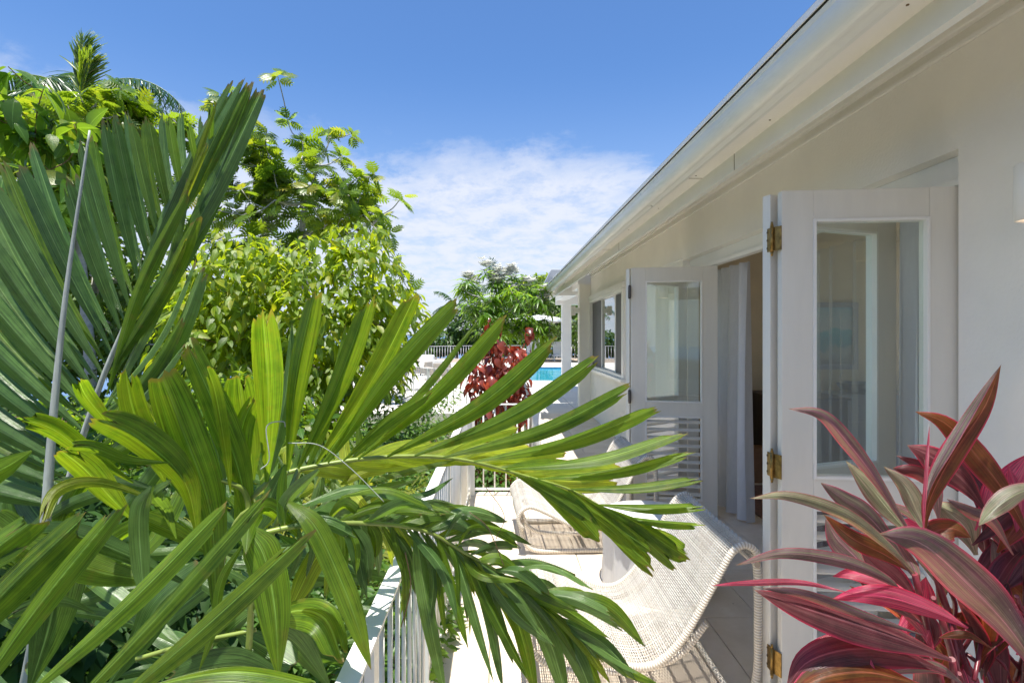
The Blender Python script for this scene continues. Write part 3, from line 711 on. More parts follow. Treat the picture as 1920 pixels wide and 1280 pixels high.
# framed seaside print (a plain generic picture)
pic = empty('framed_picture', (4.0, 6.58, 1.65), 'framed blue seaside print hanging above the chest of drawers', 'picture')
fm = MB(); px0, px1, pz0, pz1 = 3.62, 4.40, 1.18, 2.00
fm.box(px0, px1, 6.555, 6.598, pz0, pz0 + 0.06); fm.box(px0, px1, 6.555, 6.598, pz1 - 0.06, pz1)
fm.box(px0, px0 + 0.06, 6.555, 6.598, pz0 + 0.0601, pz1 - 0.0601); fm.box(px1 - 0.06, px1, 6.555, 6.598, pz0 + 0.0601, pz1 - 0.0601)
fm.build('frame', M['grey_wood'], pic)
m, t, out = newmat('seaside_print'); p = N(t, 'ShaderNodeBsdfPrincipled', inp={'Roughness': 0.3}); tcn = N(t, 'ShaderNodeTexCoord'); sp_ = N(t, 'ShaderNodeSeparateXYZ'); t.links.new(tcn.outputs['Object'], sp_.inputs[0])
nz = N(t, 'ShaderNodeTexNoise', inp={'Scale': 6.0, 'Detail': 5.0}); t.links.new(tcn.outputs['Object'], nz.inputs['Vector'])
a1 = N(t, 'ShaderNodeMath', operation='MULTIPLY_ADD', inp={1: 0.35}); t.links.new(nz.outputs['Fac'], a1.inputs[0]); t.links.new(sp_.outputs[2], a1.inputs[2])
mr = N(t, 'ShaderNodeMapRange', inp={'From Min': 1.35, 'From Max': 2.15}); t.links.new(a1.outputs[0], mr.inputs[0])
r = ramp(t, [(0.0, (0.10, 0.13, 0.13, 1)), (0.3, (0.30, 0.34, 0.32, 1)), (0.38, (0.04, 0.25, 0.30, 1)), (0.58, (0.08, 0.36, 0.42, 1)), (0.62, (0.42, 0.46, 0.46, 1)), (1.0, (0.16, 0.40, 0.50, 1))])
t.links.new(mr.outputs[0], r.inputs[0]); t.links.new(r.outputs[0], p.inputs['Base Color']); t.links.new(p.outputs[0], out.inputs[0])
MB().box(px0 + 0.061, px1 - 0.061, 6.575, 6.597, pz0 + 0.061, pz1 - 0.061).build('print', m, pic)

# ================================================================== railings
def railing(pts, spacing, lab, posts, bal=0.0075, cap=(0.048, 0.012), bw=0.016, low=0.055, postw=0.026, nm='railing', z=0.0, h=HR):
    e = empty(nm, (pts[0][0], pts[0][1], z), lab, 'railing')
    bal_me = MB().tube([(0, 0, z + low + 0.01), (0, 0, z + h - 0.012)], bal, 8).mesh('baluster'); bal_me.materials.append(M['metal_white'])
    post_me = MB().box(-postw, postw, -postw * 0.45, postw * 0.45, z - 0.02, z + h - 0.012).mesh('post'); post_me.materials.append(M['metal_white'])
    for a, b in zip(pts[:-1], pts[1:]):
        a = Vector((a[0], a[1], 0)); b = Vector((b[0], b[1], 0)); d = (b - a); L = d.length; d.normalize(); s = Vector((-d.y, d.x, 0))
        MB().obox(a - s * cap[0]/2 + Vector((0, 0, z + h - cap[1])), d * L, s * cap[0], (0, 0, cap[1])).build('top_rail', M['metal_white'], e, 0.002)
        MB().obox(a - s * bw/2 + Vector((0, 0, z + low)), d * L, s * bw, (0, 0, 0.022)).build('bottom_rail', M['metal_white'], e)
        n = max(1, int(L / spacing)); ang = math.atan2(d.y, d.x)
        for i in range(n + 1):
            p = a + d * (L * i / n); is_post = (i % posts == 0)
            o = bpy.data.objects.new('post' if is_post else 'baluster', post_me if is_post else bal_me); COL.objects.link(o)
            o.parent = e; o.location = (p.x - pts[0][0], p.y - pts[0][1], -z); o.rotation_euler = (0, 0, ang + (R(90) if is_post and False else 0))
    return e
railing([(XR, 0.30), (XR, YC)], 0.107, 'white railing along the near terrace edge beside the palm fronds', 9)
railing([(-0.265, YC), (0.41, YC)], 0.105, 'short white railing closing off the end of the near terrace', 99)
railing([(0.41, YC + .03), (0.41, 8.6)], 0.11, 'white railing between the red shrub and the shaded walkway', 10)
railing([(-6.2, 15.6), (-3.0, 14.0), (-1.45, 11.05), (0.38, 11.05)], 0.13, 'white railing at the near edge of the pool deck', 9, bal=0.009)
railing([(-9, 31.0), (-4.5, 33.0), (-1.5, 35.6), (9.5, 36.2)], 0.2, 'long white railing behind the sun loungers at the far side of the pool', 9, bal=0.014, cap=(0.05, 0.03), bw=0.03, postw=0.03)

# ================================================================== rattan chairs
def wicker_mat():
    m, t, out = newmat('white_rattan'); p = N(t, 'ShaderNodeBsdfPrincipled', inp={'Roughness': 0.55})
    tcn = N(t, 'ShaderNodeTexCoord'); n = N(t, 'ShaderNodeTexNoise', inp={'Scale': 5.0, 'Detail': 5.0}); t.links.new(tcn.outputs['Object'], n.inputs['Vector'])
    geo = N(t, 'ShaderNodeNewGeometry')
    r = ramp(t, [(0.25, (0.40, 0.36, 0.31, 1)), (0.6, (0.61, 0.58, 0.53, 1))])
    ad = N(t, 'ShaderNodeMath', operation='MULTIPLY_ADD', inp={1: 0.35, 2: 0.25}); t.links.new(geo.outputs['Random Per Island'], ad.inputs[0])
    a2 = N(t, 'ShaderNodeMath', operation='MULTIPLY_ADD', inp={1: 0.5}); t.links.new(n.outputs['Fac'], a2.inputs[0]); t.links.new(ad.outputs[0], a2.inputs[2])
    a3 = N(t, 'ShaderNodeMath', operation='SUBTRACT', inp={1: 0.15}); t.links.new(a2.outputs[0], a3.inputs[0])
    t.links.new(a3.outputs[0], r.inputs[0]); t.links.new(r.outputs[0], p.inputs['Base Color']); t.links.new(p.outputs[0], out.inputs[0]); return m
M['wicker'] = wicker_mat()
def wrap_mat():
    m, t, out = newmat('rattan_wrapped_tube'); p = N(t, 'ShaderNodeBsdfPrincipled', inp={'Roughness': 0.55, 'Base Color': (0.60, 0.55, 0.47, 1)})
    uvn = N(t, 'ShaderNodeUVMap'); wv = N(t, 'ShaderNodeTexWave', wave_type='BANDS', bands_direction='X', inp={'Scale': 26.0, 'Distortion': 0.6}); t.links.new(uvn.outputs[0], wv.inputs[0])
    r = ramp(t, [(0.0, (0.40, 0.34, 0.27, 1)), (0.35, (0.62, 0.57, 0.49, 1)), (1.0, (0.70, 0.66, 0.59, 1))]); t.links.new(wv.outputs[0], r.inputs[0]); t.links.new(r.outputs[0], p.inputs['Base Color'])
    b = N(t, 'ShaderNodeBump', inp={'Strength': 0.7, 'Distance': 0.003}); t.links.new(wv.outputs[0], b.inputs['Height']); t.links.new(b.outputs[0], p.inputs['Normal'])
    t.links.new(p.outputs[0], out.inputs[0]); return m
M['wrap'] = wrap_mat()

def catmull(pts, n):
    pts = [Vector(p) for p in pts]; P = [pts[0]*2 - pts[1]] + pts + [pts[-1]*2 - pts[-2]]
    out = []; segs = len(pts) - 1
    for i in range(n + 1):
        t = i / n * segs; k = min(int(t), segs - 1); u = t - k
        a, b, c, d = P[k], P[k+1], P[k+2], P[k+3]
        out.append(0.5 * ((2*b) + (c - a)*u + (2*a - 5*b + 4*c - d)*u*u + (3*b - a - 3*c + d)*u**3))
    return out
def resample(pts, step):
    L = [0]
    for i in range(1, len(pts)): L.append(L[-1] + (pts[i] - pts[i-1]).length)
    n = max(2, int(L[-1] / step)); out = []; k = 0
    for i in range(n + 1):
        d = L[-1] * i / n
        while k < len(L) - 2 and L[k+1] < d: k += 1
        u = (d - L[k]) / max(1e-9, L[k+1] - L[k]); out.append(pts[k].lerp(pts[k+1], u))
    return out
PROF = [(0.135, .20), (0.098, .245), (0.100, .305), (0.145, .350), (0.203, .356), (0.313, .308), (0.463, .232), (0.567, .200), (0.672, .215), (0.776, .315), (0.866, .465), (0.94, .603), (0.985, .680), (1.035, .715), (1.085, .690), (1.10, .64)]
def chair(y0, width, lab):
    e = empty('rattan_lounge_chair', (0.6, y0 + width / 2, 0), lab, 'chair', 'white rattan lounge chairs')
    prof = resample(catmull([Vector((x, 0, z)) for x, z in PROF], 160), 0.0102)
    nP = len(prof)
    tan = [(prof[min(i+1, nP-1)] - prof[max(i-1, 0)]).normalized() for i in range(nP)]
    nor = [Vector((-t.z, 0, t.x)) for t in tan]
    mb = MB(); r = 0.0031; per = 0.021; ns = int(width / per)
    # strands across the width, weaving over and under the lengthwise stakes
    for i in range(nP):
        c = prof[i]; pts = []
        for k in range(ns * 1 + 1):
            yy = y0 + width * k / ns
            off = (0.0026 if (k + i) % 2 else -0.0026)
            pts.append(c + Vector((0, yy, 0)) + nor[i] * off)
        v = []; f = []
        hw = 0.0030 + 0.0006 * math.sin(i * 1.7)
        for p in pts:
            v += [p - tan[i]*hw, p + nor[i]*r*0.9, p + tan[i]*hw, p - nor[i]*r*0.9]
        for k in range(len(pts) - 1):
            for q in range(4):
                q2 = (q+1) % 4; f.append((k*4+q, k*4+q2, (k+1)*4+q2, (k+1)*4+q))
        mb.add(v, f, None, True)
    for k in range(ns + 1):
        yy = y0 + width * k / ns; v = []; f = []
        hw = 0.0024 if k % 6 else 0.0055
        for i in range(0, nP, 2):
            p = prof[i] + Vector((0, yy, 0)); v += [p - Vector((0, hw, 0)), p + nor[i]*0.0022, p + Vector((0, hw, 0)), p - nor[i]*0.0022]
        for i in range(len(v)//4 - 1):
            for q in range(4):
                q2 = (q+1) % 4; f.append((i*4+q, i*4+q2, (i+1)*4+q2, (i+1)*4+q))
        mb.add(v, f, None, True)
    # darker-looking stiffening canes under the weave
    for i in list(range(6, nP - 4, 14)):
        c = prof[i] - nor[i] * 0.010
        mb.tube([c + Vector((0, y0, 0)), c + Vector((0, y0 + width, 0))], 0.007, 6)
    wv_ = mb.build('woven_seat', M['wicker'], e); tag(wv_, kind='stuff')
    for yy in (y0 - 0.004, y0 + width + 0.004):
        MB().tube([p + Vector((0, yy, 0)) for p in prof[::3]], 0.015, 10).build('seat_edge', M['wrap'], e)
    # legs and floor runner: a bent tube on each side
    for yy in (y0 + 0.045, y0 + width - 0.045):
        path = [(1.105, yy, .66), (1.118, yy, .56), (1.12, yy, .35), (1.118, yy, .16), (1.09, yy, .06), (1.02, yy, .022), (0.85, yy, .020), (0.45, yy, .020), (0.25, yy, .024), (0.165, yy, .06), (0.128, yy, .14), (0.118, yy, .20), (0.112, yy, .26)]
        MB().tube(catmull(path, 60), 0.017, 10).build('leg', M['wrap'], e)
        MB().tube(catmull([(0.128, yy, .30), (0.16, yy, .22), (0.25, yy, .165), (0.42, yy, .15), (0.60, yy, .155), (0.78, yy, .22), (0.90, yy, .36)], 40), 0.014, 10).build('seat_brace', M['wrap'], e)
    for (x, z) in ((0.13, .255), (1.106, .62), (0.60, .165), (1.02, .022)):
        MB().tube([(x, y0 + 0.02, z), (x, y0 + width - 0.02, z)], 0.014, 10).build('cross_bar', M['wrap'], e)
    return e
c1 = chair(2.27, 0.72, 'nearer white rattan lounge chair on the terrace, its back towards the open door')
c2 = c1.copy(); COL.objects.link(c2); c2['label'] = 'further white rattan lounge chair beyond the round table, half hidden by a palm frond'
for o in list(c1.children):
    q = o.copy(); COL.objects.link(q); q.parent = c2; q.matrix_parent_inverse = o.matrix_parent_inverse.copy()
c2.location = Vector(c1.location) + Vector((0.03, 1.62, 0)); c2.rotation_euler = (0, 0, R(2.5))

tb = empty('round_table', (0.985, 3.44, 0), 'white round drum table between the two rattan chairs', 'table')
prof = [(0.315, 0.0), (0.318, 0.02), (0.305, 0.20), (0.318, 0.40), (0.322, 0.415)]
dr = MB(); v = []; f = []; n = 96
for (r_, z) in prof:
    for k in range(n):
        a = 2*math.pi*k/n; rr = r_ + 0.006 * math.sin(14 * a) + 0.003 * math.sin(33 * a + 1); v.append((0.985 + rr*math.cos(a), 3.44 + rr*math.sin(a), z))
for i in range(len(prof)-1):
    for k in range(n): f.append((i*n+k, i*n+(k+1)%n, (i+1)*n+(k+1)%n, (i+1)*n+k))
dr.add(v, f, None, True); dr.build('pedestal', M['fabric'], tb)
MB().lathe((0.985, 3.44, 0.4155), [(0, 0.022), (0.335, 0.022), (0.342, 0.017), (0.342, 0.004), (0.335, 0), (0, 0)], 64).build('table_top', M['trim'], tb)

# ================================================================== pool side furniture
def lounger(x, y, lab):
    e = empty('sun_lounger', (x, y, 0), lab, 'sun lounger', 'white sun loungers by the far railing')
    W_, L_ = 0.74, 1.35
    fr = MB(); fr.box(x - W_/2, x - W_/2 + 0.05, y - L_, y, 0.28, 0.34); fr.box(x + W_/2 - 0.05, x + W_/2, y - L_, y, 0.28, 0.34)
    fr.box(x - W_/2 + .051, x + W_/2 - .051, y - L_, y - L_ + 0.05, 0.28, 0.34); fr.box(x - W_/2 + .051, x + W_/2 - .051, y - 0.05, y, 0.28, 0.34); fr.build('frame', M['lounger'], e)
    for sx in (-1, 1):
        for yy in (y - L_ + 0.03, y - 0.4):
            MB().box(x + sx*(W_/2 - 0.03) - 0.025, x + sx*(W_/2 - 0.03) + 0.025, yy, yy + 0.05, -0.008, 0.279).build('leg', M['lounger'], e)
    MB().box(x - W_/2 + 0.06, x + W_/2 - 0.06, y - L_ + 0.06, y - 0.3, 0.341, 0.42).build('seat_cushion', M['cushion'], e, 0.02)
    MB().obox((x - W_/2 + 0.05, y - 0.32, 0.36), (W_ - 0.1, 0, 0), (0, 0.42, 0.80), (0, -0.05, 0.03)).build('backrest', M['lounger'], e, 0.01)
    return e
l1 = lounger(3.78, 34.3, 'white sun lounger with raised back, nearest the white column')
def lcopy(x, y, lab):
    r_ = l1.copy(); COL.objects.link(r_); r_.location = (x, y, 0); r_['label'] = lab
    for o in list(l1.children):
        q = o.copy(); COL.objects.link(q); q.parent = r_; q.matrix_parent_inverse = o.matrix_parent_inverse.copy()
lcopy(2.1, 34.3, 'white sun lounger under the parasol, partly behind the red shrub')
lcopy(5.35, 34.3, 'white sun lounger seen between the white column and the corner pillar')

um = empty('parasol', (2.52, 33.4, 0), 'square white parasol open above the sun loungers', 'parasol')
MB().tube([(2.52, 33.4, 0.05), (2.52, 33.4, 2.68)], 0.035, 10).build('pole', M['lounger'], um)
MB().box(2.27, 2.77, 33.15, 33.65, -0.009, 0.05).build('base', M['metal_white'], um, 0.01)
cm = MB(); cx_, cy_ = 2.52, 33.4; hw = 2.35
rim = []; nn = 8
for k in range(nn):
    a = R(22.5 + 45 * k); rim.append((cx_ + hw * math.cos(a), cy_ + hw * math.sin(a)))
v = [(cx_, cy_, 2.86)] + [(x, y, 2.52) for x, y in rim] + [(x, y, 2.40) for x, y in rim]
f = [(0, 1 + k, 1 + (k+1) % nn) for k in range(nn)] + [(1+k, 1+nn+k, 1+nn+(k+1)%nn, 1+(k+1)%nn) for k in range(nn)]
cm.add(v, f); cm.build('canopy', M['cushion'], um)
for k in range(nn):
    MB().tube([(cx_, cy_, 2.80), (rim[k][0]*.98 + cx_*.02, rim[k][1]*.98 + cy_*.02, 2.50)], 0.015, 6).build('rib', M['metal_white'], um)

def armchair(x, y, rz, lab, w=0.95):
    e = empty('wicker_armchair', (x, y, 0), lab, 'armchair', 'grey wicker armchairs on the pool deck')
    def b(nm, mt, *a, bv=0.02): o = MB().box(*a).build(nm, mt, e, bv); return o
    b('base', M['grey_wicker'], x - w/2, x + w/2, y - 0.42, y + 0.42, 0.12, 0.34)
    b('arm', M['grey_wicker'], x - w/2, x - w/2 + 0.12, y - 0.42, y + 0.42, 0.341, 0.58)
    b('arm', M['grey_wicker'], x + w/2 - 0.12, x + w/2, y - 0.42, y + 0.42, 0.341, 0.58)
    b('backrest', M['grey_wicker'], x - w/2 + .121, x + w/2 - .121, y + 0.30, y + 0.42, 0.341, 0.72)
    b('seat_cushion', M['cushion'], x - w/2 + .13, x + w/2 - .13, y - 0.42, y + 0.29, 0.342, 0.50, bv=0.04)
    b('back_cushion', M['cushion'], x - w/2 + .13, x + w/2 - .13, y + 0.15, y + 0.295, 0.505, 0.82, bv=0.04)
    for sx in (-1, 1):
        for sy in (-1, 1): MB().tube([(x + sx*(w/2-.05), y + sy*.37, 0), (x + sx*(w/2-.05), y + sy*.37, .12)], 0.02, 6).build('leg', M['steel_dark'], e)
    e.rotation_euler = (0, 0, rz); return e
armchair(-2.95, 21.0, R(-30), 'grey wicker armchair with pale cushions at the left of the pool deck')
armchair(-1.9, 17.2, R(200), 'low grey wicker armchair between two palm leaflets on the pool deck', 0.8)
tt_ = empty('side_table', (-2.3, 15.6, 0), 'small metal framed side table on the white pool deck', 'table')
MB().box(-2.75, -1.95, 15.3, 15.9, 0.36, 0.385).build('table_top', M['trim'], tt_, 0.004)
for x in (-2.72, -2.0):
    for y in (15.33, 15.85): MB().box(x, x + 0.03, y, y + 0.03, 0.0, 0.359).build('leg', M['metal_white'], tt_)
pl = MB().lathe((-4.05, 19.2, 0), [(0, 0), (0.30, 0), (0.42, 0.45), (0.44, 0.5), (0.40, 0.5), (0.38, 0.44), (0, 0.44)], 24).build('planter', M['steel_dark'])
tag(pl, 'dark round planter holding the pink flowering bush', 'planter')
# ================================================================== broad leaves built one by one
EYE = Vector((0, 0, CZ))
def prof_palm(t):      # narrow at the midrib, widest near the cut-off end
    return 0.10 + 0.90 * (math.sin(min(1, t / 0.62) * math.pi / 2) ** 1.1) * (1 - 0.42 * max(0, (t - 0.62) / 0.38) ** 1.6)
def prof_point(t):     # tapering to a point
    return (0.16 + 0.84 * math.sin(min(1, t / 0.40) * math.pi / 2)) * (1 - max(0, (t - 0.40) / 0.60) ** 1.9) + 0.01
def prof_blade(t):     # long parallel-sided blade
    return (0.25 + 0.75 * min(1, t / 0.25)) * (1 - max(0, (t - 0.55) / 0.45) ** 1.8) + 0.01
def prof_ti(t):
    s = 0.10 + 0.90 * (math.sin(min(1, t / 0.52) * math.pi / 2) ** 1.6)
    return s * (1 - max(0, (t - 0.52) / 0.48) ** 1.55) + 0.004

def leaf(parent, pts, width, mat, roll=0.0, fold=0.35, profile=prof_palm, jag=0.0, nl=18, nc=8, pleat=0.0, name='leaflet', twist=0.0, hint=None, droop=0.0, wavy=0.0, seed=None):
    """pts: points in space along the midrib from base to tip; width in metres"""
    rs = random.Random(seed if seed is not None else random.random())
    c = catmull(pts, nl)
    v = []; uv = []; f = []
    cut = [0.0] * (nc + 1)
    if jag:
        k0 = rs.uniform(0.3, 0.8)
        notch = rs.choice([-1, -1, 2, 3, 5, 6])
    if jag:
        k0 = rs.uniform(0.3, 0.8)
    if jag:
      for k in range(nc + 1):
        if k == notch: cut[k] -= 0.045
    if jag:
      for k in range(nc + 1): cut[k] += -jag * (abs(k / nc - k0) * 1.3 + rs.uniform(0, 0.55))
    for i in range(nl + 1):
        t = i / nl
        T = (c[min(i+1, nl)] - c[max(i-1, 0)]).normalized()
        Nn = (hint if hint is not None else (EYE - c[i])).normalized()
        S = T.cross(Nn)
        if S.length < 0.05: S = T.orthogonal()
        S.normalize(); Nn = S.cross(T).normalized()
        a = R(roll + twist * t)
        S2 = S * math.cos(a) + Nn * math.sin(a); N2 = Nn * math.cos(a) - S * math.sin(a)
        w = width * 0.5 * profile(t)
        for k in range(nc + 1):
            u = k / nc * 2 - 1
            h = -abs(u) * fold * w + pleat * math.cos(k * math.pi) * min(1, t * 3) * (1 - t * .3)
            h += wavy * width * math.sin(t * 9 + (3 if u > 0 else 0) + rs.random() * 0.0) * u * u
            p = c[i] + S2 * (u * w) + N2 * h
            if jag and t > 0.86: p = p + T * cut[k] * (t - 0.86) / 0.14
            v.append(p); uv.append((t, k / nc))
    for i in range(nl):
        for k in range(nc):
            a = i*(nc+1)+k; f.append((a, a+1, a+nc+2, a+nc+1))
    mb = MB(); mb.add(v, f, uv, True)
    return mb.build(name, mat, parent)

def pxp(pts, Y0, Y1):
    """picture positions with their distances -> points in space"""
    n = len(pts); out = []
    for i, p in enumerate(pts):
        Y = p[2] if len(p) > 2 else Y0 + (Y1 - Y0) * i / (n - 1)
        out.append(W(p[0], p[1], Y))
    return out
def bend(b, t, k=0.06, up=True):
    """two ends -> a gently bowed line"""
    mx, my = (b[0]+t[0])/2, (b[1]+t[1])/2; dx, dy = t[0]-b[0], t[1]-b[1]
    return [b, (mx - dy*k, my + dx*k), t]

def wpx(w, Y): return w * Y / F

# ---------------------------------------------------------------- palm with the big arching fronds
palm = empty('palm', (-0.62, 1.25, -0.5), 'broad leaved palm reaching over the railing in front of the chairs with jagged leaflet ends', 'palm tree')
def stemtube(pts, r, mat, parent, nm='cane', n=8): return MB().tube(catmull(pts, 24), r, n).build(nm, mat, parent)
stemtube([(-0.66, 1.30, -0.6), (-0.66, 1.30, 0.2), (-0.60, 1.28, 0.8), W(478, 950, 1.28)], [0.010 - 0.0001*i for i in range(25)], M['rachis'], palm)
stemtube([(-0.80, 1.35, -0.6), (-0.76, 1.33, 0.3), W(420, 1040, 1.3), W(520, 930, 1.28)], 0.006, M['rachis'], palm)

# frond A: the bright one across the middle
A = [(468, 935), (520, 893), (600, 872), (700, 858), (800, 855), (890, 866), (985, 892), (1070, 918), (1140, 958), (1215, 1010), (1262, 1050)]
ay = lambda x: 1.32 + (x - 468) / 800 * 0.38
Apts = [W(x, y, ay(x)) for x, y in A]
frA = MB().tube(catmull(Apts, 60), [0.0072 - 0.0055 * i / 60 for i in range(61)], 8).build('frond', M['rachis'], palm)
def onA(x):
    for (x0, y0), (x1, y1) in zip(A[:-1], A[1:]):
        if x0 <= x <= x1: return y0 + (y1 - y0) * (x - x0) / (x1 - x0)
    return A[-1][1]
# (base x on the midrib, tip, widest in px, roll, bow)
for bx_, tip, wd, roll, bow, my in [
    (500, (492, 566), 58, 8, 0.02, 'palm'), (538, (594, 532), 52, 30, -0.03, 'palm'), (556, (697, 545), 50, 26, 0.02, 'palm'),
    (590, (788, 535), 52, -24, 0.03, 'palm'), (612, (872, 548), 44, 22, -0.03, 'palm'), (640, (820, 728), 30, 30, -0.04, 'palm'), (668, (958, 585), 40, 30, 0.03, 'palm'),
    (722, (1050, 630), 46, 26, 0.05, 'palm'), (772, (1133, 662), 44, 24, 0.05, 'palm'), (826, (1200, 714), 40, 30, 0.05, 'palm'),
    (885, (1248, 757), 36, 30, 0.045, 'palm'), (942, (1292, 807), 32, 28, 0.05, 'palm'), (1004, (1312, 843), 28, 30, 0.045, 'palm'),
    (1066, (1328, 894), 26, 30, 0.03, 'palm'), (1118, (1332, 948), 24, 20, 0.03, 'palm'), (1150, (1330, 986), 20, 30, 0.03, 'palm')]:
    by = onA(bx_); Yb = ay(bx_); Yt = Yb - 0.02
    d = math.hypot(tip[0]-bx_, tip[1]-by)
    pts = pxp(bend((bx_, by), tip, bow), Yb, Yb - (0.24 if bx_ < 900 else 0.10) * (0.5 + random.random() * .8))
    leaf(frA, pts, wpx(wd * .88, Yb - .12), M[my], roll, 0.40, prof_palm, 0.05, pleat=0.0012, seed=bx_)
# lower right leaflets of frond A
for bx_, tip, wd, roll, bow in [
    (1180, (1300, 1048), 44, 18, -0.03), (1120, (1288, 1046), 30, 10, -0.02), (1110, (1275, 1072), 32, -20, -0.03), (1065, (1236, 1082), 36, 15, -0.03),
    (1020, (1226, 1066), 26, 35, -0.03), (985, (1130, 1020), 46, -10, -0.05), (1090, (1232, 1040), 24, 0, 0.02), (960, (1120, 985), 22, 0, -.02)]:
    leaf(frA, pxp(bend((bx_, onA(bx_)), tip, bow), ay(bx_), ay(bx_) - 0.03), wpx(wd, ay(bx_)), M['palm'], roll, 0.35, prof_palm, 0.04, pleat=0.001, seed=bx_ + 1)
# leaflets on the far side of the midrib, in the sunlit colour and seen edge on
for i in range(17):
    x = 560 + i * 28; y = onA(x); rs = random.Random(i)
    tip = (x + 150 + rs.uniform(-20, 40), y - 22 + rs.uniform(-14, 18) + max(0, (x - 800)) * 0.12)
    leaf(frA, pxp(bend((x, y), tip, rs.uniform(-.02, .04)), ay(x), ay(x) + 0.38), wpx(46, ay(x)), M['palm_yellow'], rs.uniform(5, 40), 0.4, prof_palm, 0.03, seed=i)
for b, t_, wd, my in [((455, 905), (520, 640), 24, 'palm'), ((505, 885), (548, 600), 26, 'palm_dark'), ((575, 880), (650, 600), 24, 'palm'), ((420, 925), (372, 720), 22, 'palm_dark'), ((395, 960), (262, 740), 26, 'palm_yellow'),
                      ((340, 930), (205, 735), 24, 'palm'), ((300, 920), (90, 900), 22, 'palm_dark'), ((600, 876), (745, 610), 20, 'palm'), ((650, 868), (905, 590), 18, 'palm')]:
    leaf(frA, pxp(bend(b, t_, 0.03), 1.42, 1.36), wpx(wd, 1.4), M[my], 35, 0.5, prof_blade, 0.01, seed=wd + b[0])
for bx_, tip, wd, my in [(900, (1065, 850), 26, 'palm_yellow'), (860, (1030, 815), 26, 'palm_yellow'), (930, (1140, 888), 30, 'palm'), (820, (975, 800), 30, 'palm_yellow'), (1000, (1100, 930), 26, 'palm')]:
    leaf(frA, pxp(bend((bx_, onA(bx_)), tip, -0.06), ay(bx_), ay(bx_) + 0.35), wpx(wd, 1.5), M[my], 20, 0.3, prof_palm, 0.03)

# left-hand cluster: broad leaflets fanning up and to the left
frG = MB().tube(catmull([W(470, 1010, 1.3), W(462, 930, 1.3), W(430, 905, 1.28), W(330, 880, 1.25), W(200, 850, 1.2), W(110, 812, 1.16)], 40), [0.008 - 0.00014*i for i in range(41)], 8).build('frond', M['rachis'], palm)
for pts, wd, Y0, Y1, roll, my, pr, jg in [
    ([(405, 1165), (395, 960), (340, 800), (298, 688)], 92, 1.30, 1.26, 4, 'palm', prof_palm, 0.03),
    ([(470, 1020), (452, 900), (415, 790), (345, 632)], 66, 1.34, 1.30, 12, 'palm', prof_palm, 0.03),
    ([(475, 900), (468, 830), (455, 760), (448, 700)], 78, 1.36, 1.33, 0, 'palm', prof_palm, 0.02),
    ([(432, 925), (424, 850), (405, 740), (386, 680)], 30, 1.27, 1.25, 28, 'palm', prof_palm, 0.03),
    ([(440, 1000), (450, 880), (455, 800), (480, 740)], 46, 1.36, 1.34, 25, 'palm', prof_palm, 0.03),
    ([(310, 905), (285, 850), (250, 770), (233, 678)], 56, 1.32, 1.28, 14, 'palm', prof_palm, 0.05),
    ([(225, 830), (195, 785), (160, 740), (145, 702)], 36, 1.24, 1.20, 10, 'palm', prof_palm, 0.04),
    ([(372, 1010), (345, 900), (260, 820), (170, 780)], 74, 1.22, 1.12, 20, 'palm', prof_palm, 0.02),
    ([(320, 868), (240, 862), (170, 838), (112, 838)], 30, 1.12, 1.08, 20, 'palm', prof_palm, 0.03),
    ([(250, 975), (205, 930), (160, 880), (112, 842)], 64, 1.16, 1.10, 25, 'palm', prof_palm, 0.02),
    ([(250, 905), (170, 855), (100, 805), (22, 780)], 46, 1.18, 1.08, 20, 'palm', prof_palm, 0.05),
    ([(60, 845), (20, 870), (-30, 900), (-90, 960)], 60, 1.10, 1.02, 10, 'palm', prof_palm, 0.03),
    ([(300, 940), (190, 905), (110, 920), (78, 985)], 30, 1.10, 1.05, 20, 'palm_yellow', prof_palm, 0.02),
    ([(560, 1005), (505, 950), (470, 980), (460, 1040)], 40, 1.2, 1.12, 10, 'palm', prof_blade, 0.0),
    ([(330, 1010), (310, 960), (290, 930), (320, 905)], 40, 1.2, 1.1, 40, 'palm_dark', prof_palm, 0.03)]:
    leaf(frG, pxp(pts, Y0, Y1 - 0.10), wpx(wd * .82, Y0 - .08), M[my], roll, 0.4, pr, jg, pleat=0.0012)

